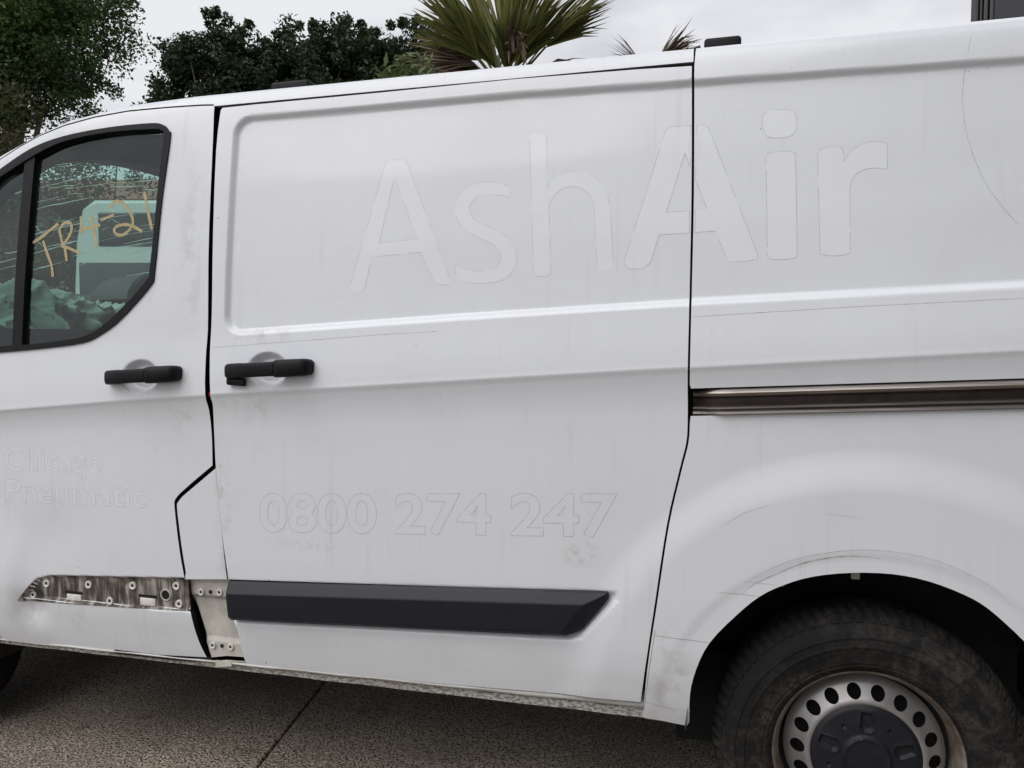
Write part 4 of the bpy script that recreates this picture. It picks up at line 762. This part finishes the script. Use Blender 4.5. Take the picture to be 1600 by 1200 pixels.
nose([(-3.06,1.393,.24,.03),(-3.25,1.27,.26,.06),(-3.45,1.14,.26,.07),(-3.62,.98,.24,.05)],'bonnet','paint')
nose([(-3.62,.98,.24,.05),(-3.70,.80,.22,.0),(-3.71,.55,.22,0),(-3.69,.30,.2,0)],'front_bumper','black')
rg=[]
for z in np.linspace(.42,2.074,30):
    y0=float(S(1.43,z,False)); rg.append([(1.43+.06*(1-(2*i/20-1)**8),y0+(2-2*y0)*i/20,z) for i in range(21)])
v,f=loft(rg,close=False,cap=False); fixn(mesh('rear_doors',v,f,'paint',van,50))
bmobj('rear_bumper',box((.80,-.02,.36),(1.54,2.02,.62),.03,3),'black',van)
for y in (.07,1.90): bmobj('tail_lamp',box((1.40,y,.95),(1.47,y+.05,1.55),.01),'red',van)
# wheels -------------------------------------------------------------
def make_wheel(c,name='wheel'):
    w=bpy.data.objects.new(name,None); COL.objects.link(w); w.parent=van; w.location=Vector(c)-van.location; w.empty_display_size=.1
    z0=(0,0,0)
    pr=[(.203,.03),(.208,.012),(.2145,.002),(.2165,-.004),(.222,-.013),(.232,-.021),(.2345,-.0225),(.237,-.0215),(.2405,-.0225),(.243,-.0245),(.2455,-.0240),(.262,-.030),(.281,-.0325),(.2825,-.0350),(.2865,-.0352),(.288,-.0328),(.303,-.0305),(.3045,-.0325),(.3075,-.0320),(.309,-.0285),(.318,-.025),(.331,-.013),(.338,.0),(.346,.012),(.3515,.03),(.353,.06),(.353,.15),(.346,.185),(.32,.21),(.26,.215),(.205,.19)]
    v,f=lathe(pr,z0,144); v=[(x,y-.010*max(0,1-(z+.335)/.06)*(y<.05),max(z,-.334)) for x,y,z in v]
    t=fixn(mesh('tyre',v,f,'tyre',w,40))
    V=[];F=[]; n=78
    for i in range(n):
        a0=2*math.pi*i/n; da=2*math.pi/n*.62
        for (r0,y0,r1,y1) in ((.3365,-.0065,.3480,.0085),(.3480,.0085,.3565,.030),(.3565,.030,.3595,.060)):
            s=len(V)
            for a in (a0,a0+da):
                sk=.02 if y0>.02 else 0
                for r,y,u in ((r0,y0,.0),(r1,y1,.0),(r1-.006,y1+.004,1),(r0-.006,y0+.004,1)):
                    a_=a+sk*u*0+ (y+.01)*.5
                    V.append((r*math.cos(a_)+0,y-.0022*(u==0),r*math.sin(a_)))
            F+= [(s,s+1,s+5,s+4),(s,s+3,s+2,s+1),(s+4,s+5,s+6,s+7),(s+1,s+2,s+6,s+5),(s,s+4,s+7,s+3)]
    V=[(x,y,max(z,-.3345)) for x,y,z in V]
    mesh('tread_blocks',V,F,'tyre',w)
    v,f=lathe([(.206,.03),(.2055,.012),(.2080,.003),(.2110,-.003),(.2140,-.0055),(.2165,-.004),(.2168,.0),(.2145,.004)],z0,128); fixn(mesh('rim_lip',v,f,'lip',w,60))
    v,f=lathe([(.207,.006),(.2040,.013),(.2005,.020),(.1985,.030),(.1980,.085),(.178,.09)],z0,128); fixn(mesh('rim_barrel',v,f,'lip',w,40))
    # pierced disc
    hp=lambda r:np.interp(r,[.118,.126,.131,.138,.150,.166,.178,.1855],[.020,.014,.0125,.015,.025,.036,.044,.058])
    ring=lambda r,n,cx=0,cz=0:[(cx+r*math.cos(2*math.pi*k/n),cz+r*math.sin(2*math.pi*k/n)) for k in range(n)]
    loops=[ring(.1855,120),ring(.119,90)]+[ring(.0162,18,.1545*math.cos(math.radians(90+10+20*k)),.1545*math.sin(math.radians(90+10+20*k))) for k in range(18)]
    pts=[(r*math.cos(a),r*math.sin(a)) for r in (.1225,.126,.1285,.131,.1345,.138,.143,.148,.153,.158,.163,.168,.174) for a in np.linspace(0,2*math.pi,121)[:-1]]
    pts=[p for p in pts if all(math.hypot(p[0]-.1545*math.cos(math.radians(100+20*k)),p[1]-.1545*math.sin(math.radians(100+20*k)))> .0178 for k in range(18))]
    P,T=cdt(loops,pts); 
    V=np.stack([P[:,0],hp(np.hypot(P[:,0],P[:,1])),P[:,1]],1)
    o=mesh('wheel_disc',V,T,'steel',w,60)
    # dished plastic hub cap with five pockets
    def hc(x,z):
        r=np.hypot(x,z); y=np.interp(r,[0,.046,.0485,.052,.0545,.058,.09,.118,.1265],[-.006,-.006,-.0085,-.0085,-.003,.001,.003,.007,.014])
        for k in range(5):
            a=math.radians(90+72*k); rx=x*math.cos(a)+z*math.sin(a); tx=-x*math.sin(a)+z*math.cos(a)
            q=[(.066,-.008),(.066,.008),(.074,.0155),(.110,.0115),(.110,-.0115),(.074,-.0155)]
            d=polysd(rx,tx,q); y=y+.0075*sm((.001-d)/.005)-.0016*np.exp(-((d-.0025)/.0022)**2)
            a=math.radians(90+36+72*k); y=y+.006*sm((.006-np.hypot(x-.088*math.cos(a),z-.088*math.sin(a)))/.004)
        return y
    g=np.arange(-.126,.1261,.0030); gx,gz=np.meshgrid(g,g); k=np.hypot(gx,gz)<.1245
    P,T=cdt([ring(.1265,110)],list(zip(gx[k],gz[k])))
    V=np.stack([P[:,0],hc(P[:,0],P[:,1]),P[:,1]],1); mesh('hub_cap',V,T,'cap',w,50)
    v,f=lathe([(.001,.075),(.20,.075),(.204,.03)],z0,48); fixn(mesh('brake_drum',v,f,'hole',w,40))
    return w
whl=make_wheel((.353,.05,.335)); whl['label']='dirty steel rear wheel with round holes and dark hub cap'
def copy_wheel(src,c,rz):
    o=src.copy(); COL.objects.link(o); o.location=Vector(c)-van.location; o.rotation_euler.z=rz; o.parent=van
    if 'label' in o: del o['label']
    for ch in src.children:
        q=ch.copy(); COL.objects.link(q); q.parent=o
copy_wheel(whl,(-2.73,.07,.335),0); copy_wheel(whl,(.353,1.95,.335),math.pi); copy_wheel(whl,(-2.73,1.93,.335),math.pi)
# ================================================================== the place
def struct(o): o['kind']='structure'; return o
v=[(-900,-900,-.06),(900,-900,-.06),(900,900,-.06),(-900,900,-.06)]
struct(mesh('ground',v,[(0,1,2,3)],'soil'))
pav=bpy.data.objects.new('yard_paving',None); COL.objects.link(pav); struct(pav); pav.location=(-1.415,.32,0); pav.rotation_euler.z=R(9.1)
bm=box((.004,.004,-.055),(2.996,2.996,0),.006,2); sl_me=bpy.data.meshes.new('slab'); bm.to_mesh(sl_me); bm.free(); sl_me.materials.append(M['concrete'])
for i in range(-4,4):
    for j in range(-3,4):
        o=bpy.data.objects.new('slab',sl_me); COL.objects.link(o); o.parent=pav; o.location=(i*3,j*3-1.1,0)
# ---- foliage
def leaf_cloud(C_,n,spread,size,up=.2,aspect=.55,seed=0):
    r=np.random.default_rng(seed); k=len(C_); idx=r.integers(0,k,n)
    q=r.normal(0,1,(n,3)); q/=np.linalg.norm(q,axis=1)[:,None]; c=C_[idx]+q*(r.random(n)**.5*1.9)[:,None]*spread[idx][:,None]
    d=r.normal(0,1,(n,3)); d[:,2]*=.8; d/=np.linalg.norm(d,axis=1)[:,None]
    nn=r.normal(0,1,(n,3)); nn[:,2]+=up*3; w=np.cross(d,nn); w/=np.linalg.norm(w,axis=1)[:,None]+1e-9
    s=size*(.6+.8*r.random(n))[:,None]; h=np.cross(w,d)*s*.12
    V=np.stack([c-d*s*.5,c+w*s*aspect*.5+h,c+d*s*.5,c-w*s*aspect*.5+h],1).reshape(-1,3)
    return V
def leaf_obj(name,V,m,parent):
    n=len(V)//4; me=bpy.data.meshes.new(name); me.vertices.add(len(V)); me.vertices.foreach_set('co',V.astype(np.float32).ravel())
    me.loops.add(4*n); me.loops.foreach_set('vertex_index',np.arange(4*n,dtype=np.int32)); me.polygons.add(n); me.polygons.foreach_set('loop_start',np.arange(0,4*n,4,dtype=np.int32))
    me.update(calc_edges=True); me.validate(); return link(name,me,m,parent)
def tree(name,label,base,lobes,m,nclump,nleaf,size,clump_r,trunk_h,trunk_r,seed,cat='tree',group=None,limbs=14,lean=(0,0),aspect=.55,shoots=0):
    """lobes: (x,y,z,rx,ry,rz) relative to base; twig clumps sit mostly near each lobe's surface"""
    r=np.random.default_rng(seed); t=thing(name,label,cat,base,group)
    if shoots:      # upright leading shoots along the top
        tops=[]
        for l in lobes:
            for q in range(shoots): 
                f=r.uniform(-.85,.85); tops.append((l[0]+f*l[3],l[1]+r.uniform(-.4,.4)*l[4],l[2]+l[5]*math.sqrt(1-f*f)+.06,.10,.10,r.uniform(.16,.36)))
        lobes=lobes+tops
    vol=np.array([max(l[3]*l[4]*l[5],.02) for l in lobes]); pk=r.choice(len(lobes),nclump,p=vol/vol.sum()); Cc=[]
    for k in pk:
        l=lobes[k]; d=r.normal(0,1,3); d/=np.linalg.norm(d); q=r.random()**.42*(1+.10*r.normal())
        Cc.append((l[0]+d[0]*l[3]*q,l[1]+d[1]*l[4]*q,l[2]+d[2]*l[5]*q))
    Cc=np.array(Cc); sp=np.minimum(clump_r*(.5+r.random(nclump)),np.array([max(.07,min(lobes[k][3:6])*.8) for k in pk]))
    leaf_obj('crown',leaf_cloud(Cc,nleaf,sp,size,seed=seed,aspect=aspect),m,t)
    bm=bmesh.new(); H=trunk_h; pts=[]
    for k in range(7):
        f=k/6; pts.append((lean[0]*f*f+.08*math.sin(f*5+seed),lean[1]*f+.06*math.cos(f*4+seed),H*f))
    tube(bm,pts,[trunk_r*(1.25-f*.85) if k else trunk_r*1.5 for k,f in enumerate(np.linspace(0,1,7))],10)
    o=np.argsort(r.random(nclump))[:limbs]
    for i in o:
        f=.35+.6*r.random(); s=Vector(pts[min(5,int(f*6))]); e=Vector(Cc[i]); mid=(s+e)/2+Vector((0,0,.12*(e-s).length))
        rr=trunk_r*.42*(1-f*.4); tube(bm,[s,s.lerp(mid,.5)+Vector((0,0,.03)),mid,mid.lerp(e,.5),e],[rr,rr*.8,rr*.6,rr*.38,rr*.12],6)
    bmobj('trunk',bm,'bark',t,60)
    return t
# big broad-leaved tree at the left edge
tree('broadleaf_tree','tall broad-leaved tree with grey branches above the van bonnet','tree' and (-12.6,9.5,0),
 [(.2,0,7.3,1.5,1.6,1.2),(-1.5,.2,8.4,2.2,2.2,1.6),(1.55,.2,7.6,1.0,1.1,.75),(1.25,.2,8.9,.95,1.2,.9),(1.35,.1,6.55,1.15,1.0,.80),(.6,.1,5.9,1.35,1.0,.75),(1.75,.1,7.1,.75,.8,.6),(-.4,.2,6.6,1.3,1.2,.9),(-1.9,0,6.4,1.5,1.6,1.2),(0,.4,9.6,1.8,1.8,1.2)],
 'leafA',1250,150000,.072,.16,8.8,.17,3,limbs=34,lean=(-.3,.3))
# olive hedge mass below it
def hedge(name,label,base,boxes,m,nclump,nleaf,size,cr_,seed,cat='hedge',stem=2.5,limbs=16):
    r=np.random.default_rng(seed); t=thing(name,label,cat,base); Cc=[]
    for k in range(nclump):
        b=boxes[r.integers(len(boxes))]; d=r.normal(0,1,3); d/=np.linalg.norm(d); q=r.random()**.35
        Cc.append((b[0]+d[0]*b[3]*q,b[1]+d[1]*b[4]*q,max(.1,b[2]+d[2]*b[5]*q)))
    Cc=np.array(Cc); leaf_obj('foliage',leaf_cloud(Cc,nleaf,cr_*(.5+r.random(nclump)),size,seed=seed,aspect=.4),m,t)
    bm=bmesh.new()
    for i in r.choice(nclump,limbs,replace=False):
        e=Vector(Cc[i]); s=Vector((e.x*.6,e.y*.6,0)); tube(bm,[s,s.lerp(e,.5)+Vector((.1,0,.2)),e],[.05,.03,.008],5)
    bmobj('stems',bm,'bark',t,60); return t
hedge('overgrown_hedge','olive green overgrown hedge below the tall tree at the left edge',(-10.9,8.4,0),[(0,0,3.0,1.7,.9,2.75),(-1.6,-.2,3.2,1.5,.9,2.9),(.8,.5,2.6,1.2,.8,2.5)],'leafC',420,34000,.085,.16,21)
# row of dark evergreens
G='dark evergreens behind the van'
tree('evergreen_tree','dark evergreen with a pointed top, leftmost of the row behind the van',(-13.3,16.7,0),
 [(.0,0,8.9,1.35,1.4,.85),(-.1,0,9.75,.55,.6,.50),(.65,0,9.45,.55,.6,.40),(-.95,0,8.75,.75,.8,.75),(1.0,0,8.6,1.1,1.2,.95),(-.1,0,7.6,1.9,1.6,.9),(-1.7,0,7.75,.8,.8,.40),(-2.5,0,7.35,.75,.7,.32)],'leafB',330,34000,.115,.15,8.6,.20,31,group=G,limbs=18,shoots=3)
tree('evergreen_tree','broad dark evergreen in the middle of the row, left of the palm',(-10.6,17.4,0),
 [(-.5,0,9.15,1.1,1.2,.62),(.75,0,9.25,1.0,1.1,.62),(0,0,8.4,1.9,1.5,1.0),(-1.3,0,9.0,.7,.8,.55),(1.4,0,8.8,.8,1,.8)],'leafB',300,30000,.115,.15,8.4,.20,32,group=G,limbs=16,shoots=4)
tree('evergreen_tree','dark evergreen partly hidden behind the palm',(-8.2,18.0,0),
 [(-.2,0,9.35,1.0,1.1,.65),(.9,0,9.0,.9,1.1,.8),(-1.0,0,8.8,.9,1.1,.8),(0,0,8.0,1.7,1.5,1.0)],'leafB',240,22000,.115,.15,8.2,.19,33,group=G,limbs=14,shoots=4)
# pale shrub top beside the palm
tree('pale_shrub','pale green long-leaved shrub rising beside the palm',(-2.45,3.95,-.13),
 [(0,0,3.48,.26,.28,.20),(-.24,0,3.28,.25,.25,.22),(.24,.05,3.42,.2,.22,.22),(0,0,2.6,.5,.5,.5)],'leafD',110,4200,.095,.075,3.1,.05,41,cat='shrub',limbs=20,aspect=.30)
# ---- fan palms
def fan_palm(label,base,h,fans,dead,seed,scale=1.,group=None):
    t=thing('fan_palm',label,'palm',base,group); r=random.Random(seed)
    bm=bmesh.new(); tube(bm,[(0,0,0),(.03,0,h*.5),(0,0,h)],[.20*scale,.16*scale,.15*scale],12); bmobj('trunk',bm,'bark',t,60)
    def fan(az,el,pet,L,m,name,spread,droop,nl=34,cup=.35):
        d=Vector((math.cos(az)*math.cos(el),math.sin(az)*math.cos(el),math.sin(el))); side=d.cross(Vector((0,0,1))).normalized(); nrm=side.cross(d).normalized()
        roll=r.uniform(-.9,.9); side,nrm=side*math.cos(roll)+nrm*math.sin(roll),nrm*math.cos(roll)-side*math.sin(roll)
        o=Vector((0,0,h)); hub=o+d*pet; V=[];F=[]
        # petiole
        s=len(V); a=side*.014*scale
        V+=[o+a,o-a,hub-a*.6,hub+a*.6,o+a+nrm*.016,o-a+nrm*.016,hub-a*.6+nrm*.01,hub+a*.6+nrm*.01]; F+=[(s,s+1,s+2,s+3),(s+4,s+7,s+6,s+5),(s,s+3,s+7,s+4),(s+1,s+5,s+6,s+2)]
        for k in range(nl):
            f=(k/(nl-1))*2-1; an=f*spread; l=L*(1-.28*f*f)*r.uniform(.88,1.06)
            ld=(d*math.cos(an)+side*math.sin(an)-nrm*cup*abs(f)+Vector((r.uniform(-.05,.05),r.uniform(-.05,.05),r.uniform(-.05,.05)))).normalized()
            bend=Vector((r.uniform(-.06,.06),r.uniform(-.06,.06),0)); wv=ld.cross(nrm).normalized(); w=.0215*scale; s=len(V); fold=nrm*.008*scale
            r0=r.uniform(.3,2.2)
            for q,(tt,ww) in enumerate(((0,.35),(.35,1.),(.7,.62),(1.,.06))):
                c=hub+ld*l*tt+Vector((0,0,-droop*l*tt**3*r0))+bend*l*tt**3; V+=[c-wv*w*ww,c+fold*ww,c+wv*w*ww]
                if q: F+=[(s+3*q-3,s+3*q-2,s+3*q+1,s+3*q),(s+3*q-2,s+3*q-1,s+3*q+2,s+3*q+1)]
        mesh(name,V,F,m,t)
    for az,el,pet,L,sp,dr in fans: fan(az,el,pet*scale,L*scale,'palm','frond',sp,dr)
    for az,el,pet,L,sp,dr in dead: fan(az,el,pet*scale,L*scale,'deadpalm','dead_frond',sp,dr,26,.8)
    return t
rr=random.Random(9)
u=R(15)      # the camera's right is this azimuth
fans=[(u+math.pi,R(60),.38,.98,.50,.10),(u+math.pi+.4,R(48),.40,.92,.42,.12),(u+math.pi-.3,R(72),.42,1.05,.48,.06),(u+math.pi-.2,R(42),.35,.85,.40,.12),(u+1.2,R(85),.34,1.15,.50,.05),(u-1.,R(80),.32,1.15,.46,.05),(u,R(76),.36,1.12,.36,.05),(u-.1,R(50),.66,.92,.30,.08),(u+.3,R(57),.64,.98,.28,.06),(u-.35,R(43),.58,.80,.32,.12),(u+.1,R(66),.30,.85,.34,.08),(u-.6,R(60),.34,.85,.42,.10),(u+.9,R(64),.34,.9,.42,.10),(u-1.5,R(55),.22,.85,.55,.10),(u+1.9,R(55),.4,1.0,.5,.08),(u-2.3,R(58),.25,.9,.5,.10)]
dead=[(u+math.pi+.05,R(50),.42,.62,.35,.25),(u+math.pi-.15,R(44),.46,.60,.35,.4),(u-1.2,R(64),.3,.6,.3,.5),(u-.2,R(30),.45,.5,.4,.5),(u+math.pi+.1,R(42),.40,.75,.5,.15),(u+math.pi-.3,R(33),.4,.8,.5,.25),(u+math.pi-.6,R(25),.4,.8,.5,.3),(u+math.pi+.5,R(10),.4,.8,.5,.5),(u-1.4,R(10),.3,.6,.6,.7),(u,R(5),.4,.7,.6,.6)]
fan_palm('large green fan palm with brown dead fronds behind the van roof',(-1.92,5.0,0),3.62,fans,dead,4,.92)
fans2=[(u+math.pi,R(60),.2,.62,.30,.12),(u,R(66),.25,.66,.28,.12),(u+.6,R(48),.2,.62,.30,.2),(u-.5,R(52),.25,.7,.25,.2)]
fan_palm('small faded palm tip just showing above the sliding door',(-.83,7.35,0),4.42,[],[(a,b,c_,d_,e,f) for a,b,c_,d_,e,f in fans2],6,.85)
# ---- dark clad building at the right
sh=thing('clad_building','dark building corner with ribbed flashing behind the van roof, top right','building',(2.46,7.2,0),rotz=R(-19))
M['clad']=simple('dark_navy_cladding',(.012,.012,.020),.5,.2,6); M['rib']=simple('charcoal_flashing',(.035,.034,.038),.45,.2,10)
bmobj('wall',box((.20,.03,0),(7,6,8.2),.01),'clad',sh)
for k,(x0,x1) in enumerate(((0,.065),(.075,.10),(.112,.150),(.162,.20))): bmobj('rib',box((x0,0.0 if k%2==0 else .02,0),(x1,6,8.2),.008),'rib',sh)
bmobj('roof',box((-.02,-.02,8.2),(7.02,6.02,8.35),.02),'rib',sh)
for k in range(3): bmobj('window',box((1.5+k*1.9,-.01,1.1),(2.6+k*1.9,.06,2.3),.01),'glass',sh)
# ---- things glimpsed through the cab
tk=thing('white_truck','white truck with a dark cab window, seen through the front door glass','truck',(-8.27,6.5,0),rotz=R(15))
M['twhite']=paint('truck_white',(.70,.71,.71),.6); M['tdark']=simple('truck_dark_glass',(.03,.035,.038),.15,.2,5); M['tgrey']=simple('truck_grey_chassis',(.045,.047,.05),.6,.3,8)
rings=[]
for y in (0,.06,1.94,2.0):
    i=.05 if y in (0,2.0) else 0
    rings.append([(x,y,z) for x,z in ((.02+i,1.0),(.0+i,1.9),(.05+i,2.7),(.14+i,3.12),(.30+i,3.24-i),(1.75-i,3.24-i),(1.80-i,3.15),(1.80-i,1.0))])
vv,ff=loft(rings); fixn(mesh('cab',vv,ff,'twhite',tk,25))
bmobj('cab_window',box((.36,-.012,2.62),(1.18,.05,3.08),.03,3),'tdark',tk); bmobj('cab_windscreen',box((-.012,.2,2.2),(.10,1.8,2.9),.03),'tdark',tk)
bmobj('door_seam',box((1.24,-.006,1.3),(1.255,.02,3.1),.002),'tgrey',tk)
bmobj('bumper',box((-.12,-.02,.45),(1.85,2.02,1.02),.05,3),'tgrey',tk); bmobj('lower_door_panel',box((.1,-.015,1.4),(1.7,.03,2.42),.02),'tgrey',tk)
bmobj('load_box',box((1.95,-.05,1.0),(6.6,2.05,3.5),.03),'twhite',tk); bmobj('chassis',box((.3,.3,.5),(6.5,1.7,.95),.02),'tgrey',tk)
for x in (.75,5.2):
    for y in (.0,1.75):
        vv,ff=lathe([(.001,-.02),(.22,-.02),(.24,0),(.40,-.01),(.45,.03),(.45,.22),(.30,.25),(.001,.25)],(x,y,.45),40); fixn(mesh('wheel',vv,ff,'tyre',tk,40))
bd=thing('red_roofed_building','low building with a rust red roof, glimpsed through the cab glass','building',(-21.5,17.0,0),rotz=R(15))
M['bwall']=simple('grey_green_wall',(.22,.24,.23),.8,.15,2); M['broof']=simple('rust_red_roof',(.26,.10,.06),.6,.3,3)
bmobj('wall',box((0,0,0),(9,6,5.6),.02),'bwall',bd)
vv,ff=loft([[(x,-.5,5.55),(x,-.5,5.70),(x,3,7.0),(x,6.5,5.70),(x,6.5,5.55)] for x in (-.5,9.5)]); fixn(mesh('roof',vv,ff,'broof',bd))
for k in range(4): bmobj('window',box((.7+k*2.1,-.03,3.2),(2.0+k*2.1,.05,4.6),.02),'tdark',bd); bmobj('window',box((.7+k*2.1,-.03,.9),(2.0+k*2.1,.05,2.3),.02),'tdark',bd)
# ---- unseen warehouse, added behind the camera to take sky light off the van's tail
wh=thing('added_sky_blocker','grey steel warehouse added outside the picture to block sky light from the van tail','building',(1.7,-3.9,0),rotz=R(8))
M['wwall']=simple('weathered_grey_steel',(.10,.105,.11),.6,.2,1.5)
bmobj('wall',box((0,-8,0),(14,0,7.5),.02),'wwall',wh)
bmobj('roof',box((-.3,-8.3,7.5),(14.3,.35,7.75),.02),'rib',wh)
for k in range(20): bmobj('wall_rib',box((.3+k*.7,-.0,0.02),(.38+k*.7,.04,7.48),.01),'wwall',wh)
bmobj('roller_door',box((1.8,-.02,0),(5.8,.06,4.2),.02),'rib',wh)
